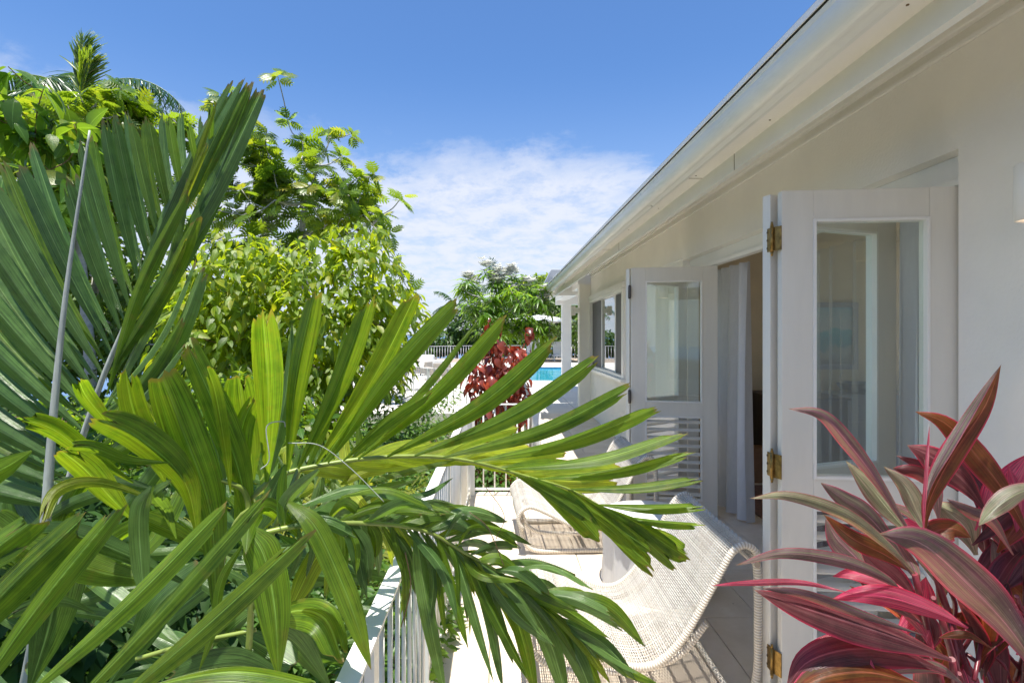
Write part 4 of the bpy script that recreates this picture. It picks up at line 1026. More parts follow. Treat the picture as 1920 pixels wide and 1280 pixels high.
# frond C: darker, arching down to the right over the railing
Cc = [(470, 1005), (560, 985), (640, 980), (740, 984), (810, 1000), (870, 1035), (940, 1075), (1010, 1130), (1080, 1190), (1130, 1240)]
cyf = lambda x: 1.12 + (x - 470) / 660 * 0.30
Cw = catmull([W(x, y, cyf(x)) for x, y in Cc], 60)
frC = MB().tube(Cw, [0.0065 - 0.0045 * i / 60 for i in range(61)], 8).build('frond', M['rachis'], palm)
def onC(x):
    for (x0, y0), (x1, y1) in zip(Cc[:-1], Cc[1:]):
        if x0 <= x <= x1: return y0 + (y1 - y0) * (x - x0) / (x1 - x0)
    return Cc[-1][1]
for bx_, pts, wd, roll, my in [
    (1000, [(1130, 1130), (1216, 1218)], 40, 12, 'palm'), (1040, [(1130, 1205), (1198, 1280)], 34, 12, 'palm_dark'), (1010, [(1080, 1230), (1120, 1330)], 46, 0, 'palm_dark'),
    (960, [(1030, 1200), (1070, 1340)], 50, 12, 'palm_dark'), (930, [(975, 1180), (1010, 1330)], 40, -10, 'palm'), (900, [(960, 1140), (1045, 1215)], 34, 10, 'palm_dark'),
    (875, [(915, 1130), (1000, 1290)], 30, 15, 'palm'), (850, [(880, 1120), (928, 1285)], 28, 30, 'palm_dark'), (820, [(850, 1110), (880, 1222)], 26, 20, 'palm'), (780, [(800, 1130), (840, 1330)], 40, 15, 'palm_dark'),
    (800, [(822, 1090), (836, 1200)], 20, 10, 'palm'), (840, [(858, 1060), (862, 1180)], 16, 35, 'palm'), (905, [(935, 1160), (965, 1250)], 26, 0, 'palm_dark'), (870, [(900, 1075), (985, 1090)], 24, 30, 'palm'),
    (945, [(1010, 1110), (1092, 1150)], 26, 5, 'palm'), (1060, [(1105, 1245), (1140, 1330)], 30, 20, 'palm'), (890, [(925, 1180), (945, 1300)], 30, 35, 'palm_dark'),
    (650, [(668, 1030), (690, 1130)], 34, 15, 'palm_dark'), (735, [(745, 1030), (756, 1080)], 16, 15, 'palm'), (985, [(1040, 1130), (1150, 1200)], 30, 20, 'palm'),
    (830, [(870, 960), (940, 1010)], 14, 30, 'palm_dark'), (855, [(890, 985), (975, 1000)], 10, 20, 'palm'), (760, [(870, 930), (950, 905)], 0.1, 0, 'palm')]:
    if wd < 1: continue
    p = [(bx_, onC(bx_))] + pts
    leaf(frC, pxp(p, cyf(bx_), cyf(bx_) - 0.02), wpx(wd * .74, cyf(bx_)), M[my], roll, 0.5, prof_blade, 0.012, seed=bx_)
rs = random.Random(15)
for i in range(46):   # many narrow leaflets hanging from the lower side
    x = 560 + i * 12; y = onC(x); L = rs.uniform(90, 230) * (0.7 if x < 700 else 1); lean = (x - 620) / 480 * 0.9 + rs.uniform(-.18, .22)
    tip = (x + L * lean, y + L * (1 - abs(lean) * .35))
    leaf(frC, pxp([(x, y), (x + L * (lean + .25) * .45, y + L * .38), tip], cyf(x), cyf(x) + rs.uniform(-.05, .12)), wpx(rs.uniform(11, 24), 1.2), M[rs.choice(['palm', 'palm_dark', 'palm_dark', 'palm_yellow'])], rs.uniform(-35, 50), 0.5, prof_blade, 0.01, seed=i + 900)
rs = random.Random(5)
for i in range(34):   # shorter crowded leaflets lying along the midrib
    x = 520 + i * 15; y = onC(x); dx = rs.uniform(60, 180); up = rs.uniform(-40, 25)
    tip = (x + dx, y + up + max(0, x - 760) * 0.22 * rs.uniform(.4, 1.5))
    leaf(frC, pxp([(x, y), (x + dx*.5, y - rs.uniform(10, 34) + (tip[1]-y)*.5), tip], cyf(x), cyf(x) + rs.uniform(-.08, .3)), wpx(rs.uniform(16, 32), 1.2), M[rs.choice(['palm', 'palm_dark', 'palm_dark'])], rs.uniform(-40, 60), 0.4, rs.choice([prof_palm, prof_blade]), 0.03, seed=i)
for pts, wd, Y0, Y1, roll, my in [
    ([(640, 930), (720, 915), (790, 940), (842, 960)], 26, 1.15, 1.2, 60, 'palm'), ([(560, 950), (660, 915), (740, 925), (790, 940)], 30, 1.18, 1.3, 50, 'palm_dark'),
    ([(700, 900), (780, 880), (860, 860)], 14, 1.3, 1.45, 30, 'palm'), ([(730, 935), (800, 925), (850, 895)], 12, 1.3, 1.4, 20, 'palm_dark')]:
    leaf(frC, pxp(pts, Y0, Y1), wpx(wd, Y0), M[my], roll, 0.3, prof_blade, 0.0)

# drooping broad leaflets at the centre
frH = MB().tube(catmull([W(485, 1130, 1.16), W(500, 1030, 1.16), W(540, 930, 1.17), W(560, 880, 1.2)], 20), 0.006, 8).build('frond', M['rachis'], palm)
for pts, wd, Y0, Y1, roll, my, pr in [
    ([(540, 942), (590, 985), (640, 1090), (670, 1170), (696, 1255)], 42, 1.06, 0.98, 8, 'palm', prof_blade),
    ([(460, 985), (495, 1040), (515, 1140), (522, 1272)], 64, 1.08, 1.02, 6, 'palm', prof_blade),
    ([(285, 912), (262, 960), (265, 1060), (272, 1128)], 32, 1.04, 1.02, 10, 'palm_dark', prof_blade),
    ([(455, 1020), (415, 1090), (400, 1180), (372, 1260)], 16, 1.08, 1.06, 0, 'palm', prof_blade),
    ([(598, 880), (540, 935), (525, 985)], 26, 1.12, 1.1, 30, 'palm_dark', prof_blade),
    ([(535, 870), (530, 930), (535, 985)], 22, 1.12, 1.1, 40, 'palm', prof_blade),
    ([(470, 1005), (505, 935), (535, 868)], 40, 1.2, 1.2, 35, 'palm_dark', prof_blade),
    ([(540, 1150), (590, 1050), (620, 1030)], 40, 1.22, 1.2, 10, 'palm_yellow', prof_blade)]:
    leaf(frH, pxp(pts, Y0, Y1), wpx(wd, Y0), M[my], roll, 0.28, pr, 0.0, nl=22)
MB().tube(catmull(pxp([(488, 880), (505, 860), (500, 800), (530, 790), (535, 800)], 1.1, 1.12), 30), 0.0012, 5).build('tendril', M['cane'], palm)
MB().tube(catmull(pxp([(540, 830), (600, 835), (660, 880), (720, 940)], 1.12, 1.15), 30), 0.0010, 5).build('tendril', M['cane'], palm)
for i_, (pts, w_) in enumerate([([(905, 905), (945, 965), (930, 1010)], .0008), ([(880, 960), (915, 990), (945, 1060)], .001), ([(760, 1035), (770, 1100), (752, 1175)], .0014)]):
    MB().tube(catmull(pxp(pts, 1.2, 1.25), 16), w_, 5).build('tendril', M['bark_brown'], palm)

# ---------------------------------------------------------------- low palm: long blades from the bottom-left corner
palm2 = empty('palm', (-1.1, 0.95, -0.5), 'low palm in the bottom left corner with long parallel blades pointing up to the right', 'palm tree')
MB().tube(catmull([(-1.2, 1.0, -0.6), (-1.15, 0.9, 0.3), W(-160, 1420, 0.9), W(150, 1400, 0.86)], 20), 0.014, 8).build('cane', M['cane'], palm2)
frD = MB().tube(catmull([W(-240, 1330, 0.9), W(-60, 1370, 0.88), W(150, 1400, 0.86), W(330, 1460, 0.84)], 20), 0.008, 8).build('frond', M['rachis'], palm2)
for b, t_, wd, roll, bow in [
    ((-200, 1200), (92, 955), 62, 18, -0.03), ((-170, 1310), (178, 948), 66, 20, -0.02), ((-90, 1370), (240, 930), 46, 24, -0.02),
    ((20, 1330), (440, 930), 42, 26, 0.015), ((60, 1400), (520, 905), 36, 26, 0.01), ((130, 1390), (592, 985), 46, 24, 0.01),
    ((-240, 1120), (60, 1010), 50, 40, 0.02), ((250, 1292), (640, 1296), 48, 40, -0.09)]:
    leaf(frD, pxp(bend(b, t_, bow), 0.88, 0.94), wpx(wd, 0.92), M['palm'], roll, 0.6, prof_palm, 0.05, pleat=0.0009, nl=24)
for pts, wd, Y0, Y1, roll, my in [
    ([(310, 1090), (200, 1075), (90, 1040), (0, 1010)], 62, 1.25, 1.15, 14, 'palm'), ([(360, 1100), (240, 1040), (130, 1000), (30, 1000)], 40, 1.3, 1.2, 20, 'palm_dark'),
    ([(55, 1290), (90, 1180), (115, 1060), (120, 1020)], 84, 1.35, 1.3, 10, 'palm_dark'), ([(180, 1150), (120, 1128), (60, 1135), (0, 1165)], 26, 1.2, 1.1, 30, 'palm_dark'),
    ([(400, 1130), (520, 1150), (600, 1190), (650, 1245)], 20, 1.3, 1.2, 20, 'palm_dark'), ([(490, 1180), (550, 1145), (610, 1160), (645, 1250)], 70, 1.15, 1.05, 35, 'palm'),
    ([(440, 1180), (500, 1215), (560, 1250)], 60, 1.35, 1.3, 10, 'palm_dark'), ([(480, 1130), (430, 1170), (360, 1190)], 50, 1.4, 1.3, 20, 'palm_dark'),
    ([(320, 1290), (380, 1200), (420, 1150), (500, 1100)], 60, 1.4, 1.3, 20, 'palm_dark'), ([(560, 1290), (470, 1250), (400, 1250), (300, 1280)], 60, 1.3, 1.2, 30, 'palm_dark'),
    ([(200, 1290), (260, 1200), (300, 1130), (380, 1060)], 60, 1.5, 1.4, 20, 'palm_dark'), ([(60, 1080), (20, 1010), (-30, 960)], 60, 1.4, 1.3, 20, 'palm_dark'),
    ([(395, 1040), (350, 1010), (300, 985), (240, 960)], 36, 1.35, 1.3, 30, 'palm'), ([(620, 1290), (560, 1210), (520, 1180)], 50, 1.5, 1.4, 20, 'palm_dark')]:
    leaf(frD, pxp(pts, Y0, Y1), wpx(wd, Y0), M[my], roll, 0.25, prof_palm, 0.03, pleat=0.001)
rs = random.Random(33)
for i in range(62):   # thinner blades crossing behind, shade put in by mostly dark leaf colour
    x = rs.uniform(-60, 640); y = rs.uniform(1000, 1330); a = rs.choice([rs.uniform(-.9, -.4), rs.uniform(-.25, .3), rs.uniform(-2.9, -2.3)]); L = rs.uniform(140, 330)
    Yq = rs.uniform(1.45, 2.3); t2 = (x + L * math.cos(a), y + L * math.sin(a))
    leaf(frD, pxp(bend((x, y), t2, rs.uniform(-.16, .1)), Yq, Yq + rs.uniform(-.1, .25)), wpx(rs.uniform(14, 44), 1.8), M[rs.choice(['palm_dark', 'palm_dark', 'palm_dark', 'palm', 'palm_dark'])], rs.uniform(-50, 60), 0.45, rs.choice([prof_palm, prof_blade]), 0.02, nl=12, nc=4, seed=i + 400)
for i in range(60):   # and a few finer ones behind the broad cluster
    x = rs.uniform(380, 700); y = rs.uniform(900, 1020); a = rs.uniform(-2.6, -.4); L = rs.uniform(80, 200)
    Yq = rs.uniform(1.5, 2.0); t2 = (x + L * math.cos(a), y + L * math.sin(a))
    leaf(frD, pxp(bend((x, y), t2, rs.uniform(-.2, .2)), Yq, Yq + .1), wpx(rs.uniform(8, 22), 1.7), M[rs.choice(['palm_dark', 'palm', 'palm_yellow'])], rs.uniform(-50, 60), 0.45, prof_blade, 0.0, nl=10, nc=4, seed=i + 700)
MB().tube(catmull(pxp([(255, 1235), (360, 1205), (480, 1180)], 1.25, 1.3), 10), 0.0055, 8).build('petiole', M['rachis'], palm2)

# ---------------------------------------------------------------- tall frond at the left with glossy dark leaflets
palm3 = empty('palm', (-1.65, 1.95, -0.6), 'tall dark glossy palm with an upright bundled frond and a bare grey spear', 'palm tree')
MB().tube(catmull([(-1.9, 2.1, -0.9), (-1.85, 2.05, -0.1), W(60, 1250, 2.0), W(110, 1000, 1.95)], 20), [0.04 - 0.0008*i for i in range(21)], 10).build('cane', M['cane'], palm3)
Bq = [(95, 1010), (135, 880), (168, 780), (196, 700), (230, 620), (270, 530), (320, 430), (375, 335), (430, 240), (470, 180)]
Bw = catmull([W(x, y, 1.85) for x, y in Bq], 60)
frB = MB().tube(Bw, [0.012 - 0.0095 * i / 60 for i in range(61)], 8).build('frond', M['cane'], palm3)
def onB(y):
    for (x0, y0), (x1, y1) in zip(Bq[:-1], Bq[1:]):
        if y1 <= y <= y0: return x0 + (x1 - x0) * (y - y0) / (y1 - y0)
    return Bq[-1][0]
for by, tip, wd in [(300, (396, 188), 15), (335, (351, 220), 16), (385, (313, 208), 24), (425, (277, 214), 26), (465, (243, 218), 28), (505, (212, 208), 30), (545, (190, 212), 32), (585, (146, 255), 36),
                    (625, (120, 330), 40), (665, (30, 300), 44), (705, (-25, 330), 46), (740, (-60, 400), 46), (775, (-90, 480), 46), (810, (-110, 560), 46), (845, (-120, 640), 44), (880, (-130, 730), 44),
                    (915, (-120, 820), 44), (950, (-100, 900), 44)]:
    if by > 320:   # a slimmer leaflet between each pair
        leaf(frB, pxp(bend((onB(by - 18), by - 18), (tip[0] + 26, tip[1] - 8 - (30 if by > 650 else 0)), -0.03), 1.86, 1.92), wpx(wd * .6, 1.85), M['palm' if by % 3 == 0 else 'palm_dark'], -22, 0.5, prof_palm, 0.04, pleat=0.0008, seed=by + 7, nl=20)
    leaf(frB, pxp(bend((onB(by), by), tip, -0.012), 1.85, 1.74), wpx(wd * .72, 1.85), M['palm_dark'], 16, 0.5, prof_palm, 0.04, pleat=0.0008, seed=by, nl=24)
for b, t_, wd, roll, my, bow, dy in [
    ((215, 700), (480, 145), 56, 10, 'palm_dark', 0.03, 0), ((250, 600), (496, 160), 44, 24, 'palm_dark', 0.03, -.02), ((300, 480), (462, 142), 40, 5, 'palm_dark', -0.01, -.01), ((290, 480), (440, 150), 34, -10, 'palm_dark', -.02, 0.02),
    ((200, 740), (355, 350), 40, 20, 'palm', -0.04, -.03), ((230, 620), (395, 215), 30, 18, 'palm_dark', -0.02, .01), ((185, 790), (352, 330), 44, 40, 'palm_dark', 0.05, .02), ((205, 700), (372, 402), 46, 15, 'palm', 0.03, -.05),
    ((180, 790), (385, 492), 50, 25, 'palm_dark', 0.10, -.06), ((180, 810), (345, 590), 46, 30, 'palm', 0.05, -.06), ((170, 830), (350, 640), 34, 40, 'palm_dark', 0.04, -.05), ((160, 860), (330, 640), 30, 50, 'palm', 0.08, -.03),
    ((150, 900), (300, 690), 40, 20, 'palm_dark', 0.08, 0.0), ((180, 780), (370, 480), 36, 60, 'palm_dark', 0.06, -.03), ((360, 380), (470, 150), 30, 30, 'palm', 0.0, -.03), ((335, 420), (408, 185), 16, 20, 'palm_yellow', -.02, -.05), ((300, 500), (392, 260), 18, 10, 'palm_yellow', -.02, -.06), ((255, 600), (352, 440), 20, 20, 'palm_yellow', .05, -.06)]:
    leaf(frB, pxp(bend(b, t_, bow), 1.84, 1.80 + dy), wpx(wd * .72, 1.82), M[my], roll, 0.5, prof_palm, 0.035, pleat=0.001, nl=24, twist=25)
MB().tube(catmull(pxp([(84, 1000), (100, 780), (125, 540), (168, 245)], 1.5, 1.55), 40), [0.0135 - 0.00027 * i for i in range(41)], 12).build('spear', M['cane'], palm3)
# second, lower frond of the same palm behind
frE = MB().tube(catmull(pxp([(150, 1010), (60, 900), (-40, 800), (-120, 740)], 2.2, 2.0), 20), 0.008, 8).build('frond', M['cane'], palm3)
rs = random.Random(9)
for i in range(26):
    x = 130 - i * 9; y = 990 - i * 9.5
    an = rs.uniform(-0.5, 0.5)
    for sgn in (-1, 1):
        tip = (x - 150 * (1 if sgn < 0 else -0.25) + rs.uniform(-40, 60), y + sgn * rs.uniform(60, 200))
        leaf(frE, pxp(bend((x, y), tip, 0.05), 2.1, 2.2 + rs.uniform(-.2, .3)), wpx(40, 2.1), M['palm_dark'], rs.uniform(0, 40), 0.4, prof_palm, 0.04, seed=i * 2 + sgn, nl=14)

# ================================================================== red-leaved ti plant by the wall
tip_ = empty('ti_plant', (1.02, 1.05, 0), 'red and maroon strap leaved plant in the bottom right corner beside the door', 'potted plant')
pot = MB().lathe((1.05, 1.12, 0.0), [(0, 0), (0.15, 0), (0.17, 0.02), (0.205, 0.30), (0.215, 0.31), (0.215, 0.335), (0.19, 0.335), (0.185, 0.30), (0, 0.29)], 32).build('pot', M['pot'], tip_)
def q2(p): return (1280 + p[0] / 2, 640 + p[1] / 2)
stems = []
for i, (a, b, c_) in enumerate([((905, 740), 1.02, .02), ((870, 870), 1.0, .0), ((960, 1000), .98, -.02), ((1090, 830), 1.1, .05), ((1010, 1190), .95, 0), ((1290, 820), 1.05, .08), ((1120, 600), 1.2, .1), ((960, 1230), 1.0, -.05)]):
    P = W(*q2(a), b)
    base = Vector((1.05 + 0.05 * math.cos(i * 2.1), 1.12 + 0.06 * math.sin(i * 2.1), 0.28))
    MB().tube(catmull([base, base.lerp(P, 0.5) + Vector((0.03, 0.02, 0.05)), P], 14), [0.011 - 0.0004 * k for k in range(15)], 8).build('stem', M['red_stem'], tip_)
TL = [ # points tip->...->base in enlarged-crop px, width px, Y tip, Y base, roll, material
 ([(396,252),(520,275),(620,380),(740,540),(880,760)], 66, .98, 1.0, 15, 'ti_mauve'),
 ([(1195,85),(1130,250),(1010,430),(925,600),(905,745)], 92, 1.0, 1.02, -28, 'ti_bronze'),
 ([(1192,90),(1100,230),(1000,390),(930,520),(900,640)], 40, .99, 1.01, 20, 'ti_mauve'),
 ([(870,262),(990,310),(1120,450),(1230,600),(1330,800)], 104, 1.05, 1.02, -25, 'ti_bronze'),
 ([(252,588),(400,580),(600,645),(760,760),(880,880)], 60, .98, 1.0, 20, 'ti_green'),
 ([(518,530),(600,590),(720,680),(880,900)], 86, 1.04, 1.0, 10, 'ti_mauve'),
 ([(610,445),(690,530),(780,640),(870,745)], 84, 1.06, 1.02, -8, 'ti_green'),
 ([(755,470),(830,540),(880,640),(925,740)], 86, 1.1, 1.04, 18, 'ti_green'),
 ([(840,388),(930,430),(1050,520),(1140,640)], 120, 1.14, 1.08, -10, 'ti_maroon'),
 ([(925,318),(915,450),(905,600),(903,740)], 20, 1.0, 1.0, 30, 'ti_pink'),
 ([(200,838),(380,795),(600,825),(760,890),(835,955)], 62, .93, .97, 24, 'ti_mauve'),
 ([(105,915),(260,905),(450,905),(640,945)], 28, .93, .95, 10, 'ti_pink'),
 ([(265,930),(420,985),(650,1060),(850,1130),(1010,1195)], 150, .92, .93, -12, 'ti_maroon'),
 ([(300,925),(450,950),(650,1020),(900,1100)], 60, .915, .925, 30, 'ti_mauve'),
 ([(560,965),(680,950),(800,965),(960,1020),(1070,1075)], 100, .97, .95, 25, 'ti_pink'),
 ([(740,722),(900,760),(1080,920),(1230,1080),(1400,1330)], 196, .84, .86, 14, 'ti_mauve'),
 ([(1110,690),(1180,620),(1280,560),(1420,540)], 84, .9, .92, 25, 'ti_green'),
 ([(1080,735),(1010,700),(930,730),(990,830)], 110, 1.02, 1.04, 10, 'ti_bronze'),
 ([(940,600),(1010,650),(1060,700),(1100,800)], 150, 1.15, 1.1, 0, 'ti_green'),
 ([(385,1310),(470,1200),(650,1150),(830,1180),(990,1240)], 150, .93, .95, -20, 'ti_maroon'),
 ([(380,1340),(520,1260),(700,1240),(900,1290)], 130, .91, .93, 10, 'ti_bronze'),
 ([(640,870),(720,930),(800,990),(900,1060)], 70, 1.04, 1.0, 10, 'ti_maroon'),
 ([(530,650),(640,740),(760,800),(850,860)], 86, 1.04, 1.02, 20, 'ti_bronze'),
 ([(535,665),(580,740),(640,800),(700,860)], 100, 1.08, 1.04, -10, 'ti_mauve'),
 ([(640,760),(730,850),(820,930),(900,1010)], 130, 1.1, 1.06, 10, 'ti_maroon'),
 ([(1300,420),(1260,480),(1230,540),(1220,640)], 90, 1.1, 1.08, -20, 'ti_pink'),
 ([(990,590),(1080,640),(1160,680),(1240,800)], 60, .98, 1.0, 20, 'ti_mauve'),
 ([(1010,430),(1080,500),(1120,580),(1130,700)], 100, 1.2, 1.12, 20, 'ti_maroon'),
 ([(1280,430),(1330,520),(1330,640),(1300,800)], 90, 1.12, 1.1, 0, 'ti_bronze'),
 ([(560,880),(640,870),(760,900),(880,960)], 60, 1.05, 1.0, -20, 'ti_pink'),
 ([(705,1190),(715,1240),(735,1290)], 22, .93, .93, 20, 'ti_pink'),
 ([(720,1250),(850,1225),(960,1230),(1060,1290)], 70, .95, .96, 30, 'ti_mauve'),
 ([(960,1110),(1020,1100),(1080,1105),(1160,1150)], 40, .95, .95, 20, 'ti_bronze'),
 ([(1000,900),(1080,960),(1130,1060),(1180,1160)], 90, 1.08, 1.04, 0, 'ti_maroon'),
 ([(1100,620),(1180,700),(1250,780),(1290,900)], 90, 1.15, 1.1, 10, 'ti_maroon'),
 ([(1180,560),(1230,640),(1280,760),(1300,900)], 110, 1.2, 1.1, -20, 'ti_bronze'),
 ([(1300,760),(1230,820),(1180,900),(1150,980)], 90, 1.12, 1.08, 10, 'ti_maroon'),
 ([(1160,740),(1180,830),(1200,900),(1210,1000)], 70, 1.14, 1.1, 20, 'ti_mauve'),
 ([(1060,700),(1160,780),(1220,860),(1260,960)], 90, 1.22, 1.2, 20, 'ti_maroon'),
 ([(500,1160),(560,1140),(640,1150),(740,1200)], 80, 1.08, 1.04, 20, 'ti_maroon'),
 ([(790,960),(840,1010),(900,1080),(950,1180)], 60, 1.06, 1.02, 20, 'ti_pink'),
 ([(1220,900),(1280,960),(1330,1060),(1340,1200)], 120, 1.1, 1.06, 20, 'ti_bronze'),
]
for i, (pts, wd, ya_, yb_, roll, mt) in enumerate(TL):
    pp = [q2(p) for p in reversed(pts)]
    leaf(tip_, pxp(pp, yb_, ya_), wpx(wd / 2 * 0.88, (ya_ + yb_) / 2), M[mt], roll, 0.28, prof_ti, 0, nl=22, name='leaf', wavy=0.05, twist=12 if i % 2 else -12)
rs = random.Random(21)
for i in range(34):   # thin petioles and small inner leaves low in the plant
    x = rs.uniform(900, 1330); y = rs.uniform(930, 1250)
    a = W(*q2((x, y)), rs.uniform(.98, 1.1)); b = W(*q2((x + rs.uniform(-160, 120), y + rs.uniform(150, 300))), rs.uniform(1.0, 1.12))
    if i % 2: MB().tube(catmull([a, a.lerp(b, .5) + Vector((0.01, 0, 0.01)), b], 8), 0.004, 6).build('stem', M['red_stem'], tip_)
    else: leaf(tip_, [b, a.lerp(b, .5) + Vector((0.02, 0, 0.02)), a + Vector((rs.uniform(-.05, .05), 0, .03))], 0.045, M[rs.choice(['ti_maroon', 'ti_bronze', 'ti_maroon', 'ti_pink'])], rs.uniform(-60, 60), 0.3, prof_ti, name='leaf')
TX = ['ti_maroon', 'ti_bronze', 'ti_mauve', 'ti_maroon', 'ti_green', 'ti_pink']
for i in range(40):   # many more leaves crowded behind the front ones
    x = rs.uniform(860, 1330); y = rs.uniform(560, 1180); a = rs.uniform(-2.9, -.6) if x < 1100 else rs.uniform(-2.2, -.2); L = rs.uniform(170, 380); Yq = rs.uniform(1.06, 1.24)
    t2 = (x + L * math.cos(a), y + L * math.sin(a) * .8)
    if t2[1] < 330 or t2[0] < 430: continue
    leaf(tip_, pxp([q2((x, y)), q2(((x + t2[0]) / 2 - 20 * math.sin(a), (y + t2[1]) / 2 + rs.uniform(-30, 10))), q2(t2)], Yq, Yq + rs.uniform(-.04, .06)), wpx(rs.uniform(18, 42), 1.1), M[rs.choice(TX)], rs.uniform(-45, 45), 0.3, prof_ti, name='leaf', wavy=.05, seed=i + 60)
for i in range(16):
    a = Vector((1.05, 1.12, rs.uniform(0.4, 0.8))); th = rs.uniform(0, 6.28); L = rs.uniform(.3, .45)
    d = Vector((math.cos(th), math.sin(th), 0))
    leaf(tip_, [a, a + d * L * .5 + Vector((0, 0, .12)), a + d * L + Vector((0, 0, -.02))], 0.08, M[rs.choice(['ti_maroon', 'ti_bronze'])], 0, 0.3, prof_ti, name='leaf', hint=Vector((0, 0, 1)))
# ================================================================== foliage built from many leaves
def tmpl(outline_fn, rows, fold, droop, name):
    pass
def T_ovate(n=5, wid=0.42, fold=0.25, droop=0.22, tip=1.0):
    """pointed oval leaf, one unit long, 3 columns"""
    v = []; uv = []
    for i in range(n + 1):
        t = i / n; w = wid * 0.5 * (math.sin(math.pi * min(1, t ** 0.8)) ** 0.85) if 0 < i < n else 0.012
        z = -droop * t * t
        v += [(-w, t, z + fold * w * 1.2), (0, t, z), (w, t, z + fold * w * 1.2)]; uv += [(t, 0), (t, .5), (t, 1)]
    f = []
    for i in range(n):
        a = i * 3; f += [(a, a+1, a+4, a+3), (a+1, a+2, a+5, a+4)]
    return np.array(v), f, uv
def T_lobed(pairs=5, droop=0.25):
    """deeply lobed leaf: lobes sweep forward from a midrib"""
    v = [(0, 0, 0)]; uv = [(0, .5)]; f = []
    ts = [0.14 + 0.76 * i / pairs for i in range(pairs + 1)]
    mid = []
    for t in ts: mid.append(len(v)); v.append((0, t, -droop * t * t)); uv.append((t, .5))
    tipi = len(v); v.append((0, 1.02, -droop * 1.1)); uv.append((1, .5))
    for sgn in (-1, 1):
        for i in range(pairs):
            t = ts[i]; t2 = ts[i+1]; L = [0.34, 0.46, 0.48, 0.40, 0.30, 0.2][i]
            q = [(sgn * .07, t + .015), (sgn * L * .6, t + .05), (sgn * L, t + .25), (sgn * L * .5, t + .19), (sgn * .07, t2 - .012)]
            zz = lambda x, y: -droop * y * y - 0.30 * abs(x) ** 1.5 + 0.04
            b = len(v); v += [(x, y, zz(x, y)) for x, y in q]; uv += [(y, .5 + x) for x, y in q]
            for fc in ((mid[i], b, b + 4, mid[i+1]), (b, b + 1, b + 3, b + 4), (b + 1, b + 2, b + 3)):
                f.append(fc if sgn > 0 else tuple(reversed(fc)))
        b = len(v); v += [(sgn * 0.09, 0.97, -droop), ]; uv.append((.95, .5 + sgn * .2))
        f.append((mid[-1], b, tipi) if sgn > 0 else (tipi, b, mid[-1]))
    return np.array(v), f, uv
def T_strap(n=4, wid=0.2, droop=0.45):
    return T_ovate(n, wid, 0.3, droop)
def T_tiny(wid=0.5, droop=0.15):
    v = [(0, 0, 0), (-wid/2, .45, .05), (wid/2, .45, .05), (0, 1, -droop)]
    return np.array(v, float), [(0, 2, 3, 1)], [(0, .5), (.5, 0), (.5, 1), (1, .5)]

def frames(dirs, ups):
    d = dirs / np.linalg.norm(dirs, axis=1, keepdims=True)
    s = np.cross(d, ups); s /= np.maximum(1e-6, np.linalg.norm(s, axis=1, keepdims=True))
    n = np.cross(s, d)
    return np.stack([s, d, n], axis=2)      # columns: across, along, normal
def tmesh(name, T, mat):
    v, f, uv = T; me = bpy.data.meshes.new(name); me.from_pydata([tuple(x) for x in v], [], f)
    u = me.uv_layers.new(name='UVMap'); u.data.foreach_set('uv', [c for q in f for k in q for c in uv[k]])
    me.polygons.foreach_set('use_smooth', [True] * len(f)); me.materials.append(mat); return me
def leaf_mass(name, T, P, Rm, S, mat, parent):
    v, f, uv = T; n = len(P); nv = len(v)
    V = np.einsum('nij,vj->nvi', Rm, v) * S[:, None, None] + P[:, None, :]
    me = bpy.data.meshes.new(name)
    loops = np.concatenate([np.array(q) for q in f]); lens = np.array([len(q) for q in f])
    me.vertices.add(n * nv); me.vertices.foreach_set('co', V.reshape(-1).astype(np.float32))
    L = (loops[None, :] + (np.arange(n) * nv)[:, None]).reshape(-1)
    me.loops.add(len(L)); me.loops.foreach_set('vertex_index', L.astype(np.int32))
    ls = np.tile(lens, n); st = np.concatenate([[0], np.cumsum(ls)[:-1]])
    me.polygons.add(len(ls)); me.polygons.foreach_set('loop_start', st.astype(np.int32)); me.polygons.foreach_set('loop_total', ls.astype(np.int32))
    u = me.uv_layers.new(name='UVMap'); uvl = np.array([uv[k] for k in loops], dtype=np.float32); u.data.foreach_set('uv', np.tile(uvl, (n, 1)).reshape(-1))
    me.polygons.foreach_set('use_smooth', np.ones(len(ls), dtype=bool)); me.update(calc_edges=True); me.materials.append(mat)
    o = link(name, me, parent); tag(o, kind='stuff'); return o
def leaves(T, P, D, U, S, mat, parent, parts=300, name='leaf', mass='foliage'):
    """the leaves that show largest become parts of their own, the rest one mass"""
    P = np.array(P, float); D = np.array(D, float); U = np.array(U, float); S = np.array(S, float)
    Rm = frames(D, U)
    dist = np.linalg.norm(P - np.array([0, 0, CZ]), axis=1); size = S / np.maximum(dist, .1)
    px_ = PX + F * P[:, 0] / np.maximum(P[:, 1], .1); py_ = PY - F * (P[:, 2] - CZ) / np.maximum(P[:, 1], .1)
    vis = (px_ > -20) & (px_ < 1940) & (py_ > -20) & (py_ < 1300) & (P[:, 1] > .3)
    # outward leaves first: they are the ones the camera can see
    score = np.where(vis, size, 0) * (1 + 0.0 * dist); order = np.argsort(-(score + np.random.rand(len(P)) * 1e-4))
    k = min(parts, len(P)) if parts else 0
    if k:
        me = tmesh(name, T, mat); w0 = wloc(parent)
        for i in order[:k]:
            o = bpy.data.objects.new(name, me); COL.objects.link(o); o.parent = parent
            M4 = Matrix([[Rm[i][r][c] * S[i] for c in range(3)] + [P[i][r] - w0[r]] for r in range(3)] + [[0, 0, 0, 1]])
            o.matrix_basis = M4
    rest = order[k:]
    if len(rest): leaf_mass(mass, T, P[rest], Rm[rest], S[rest], mat, parent)

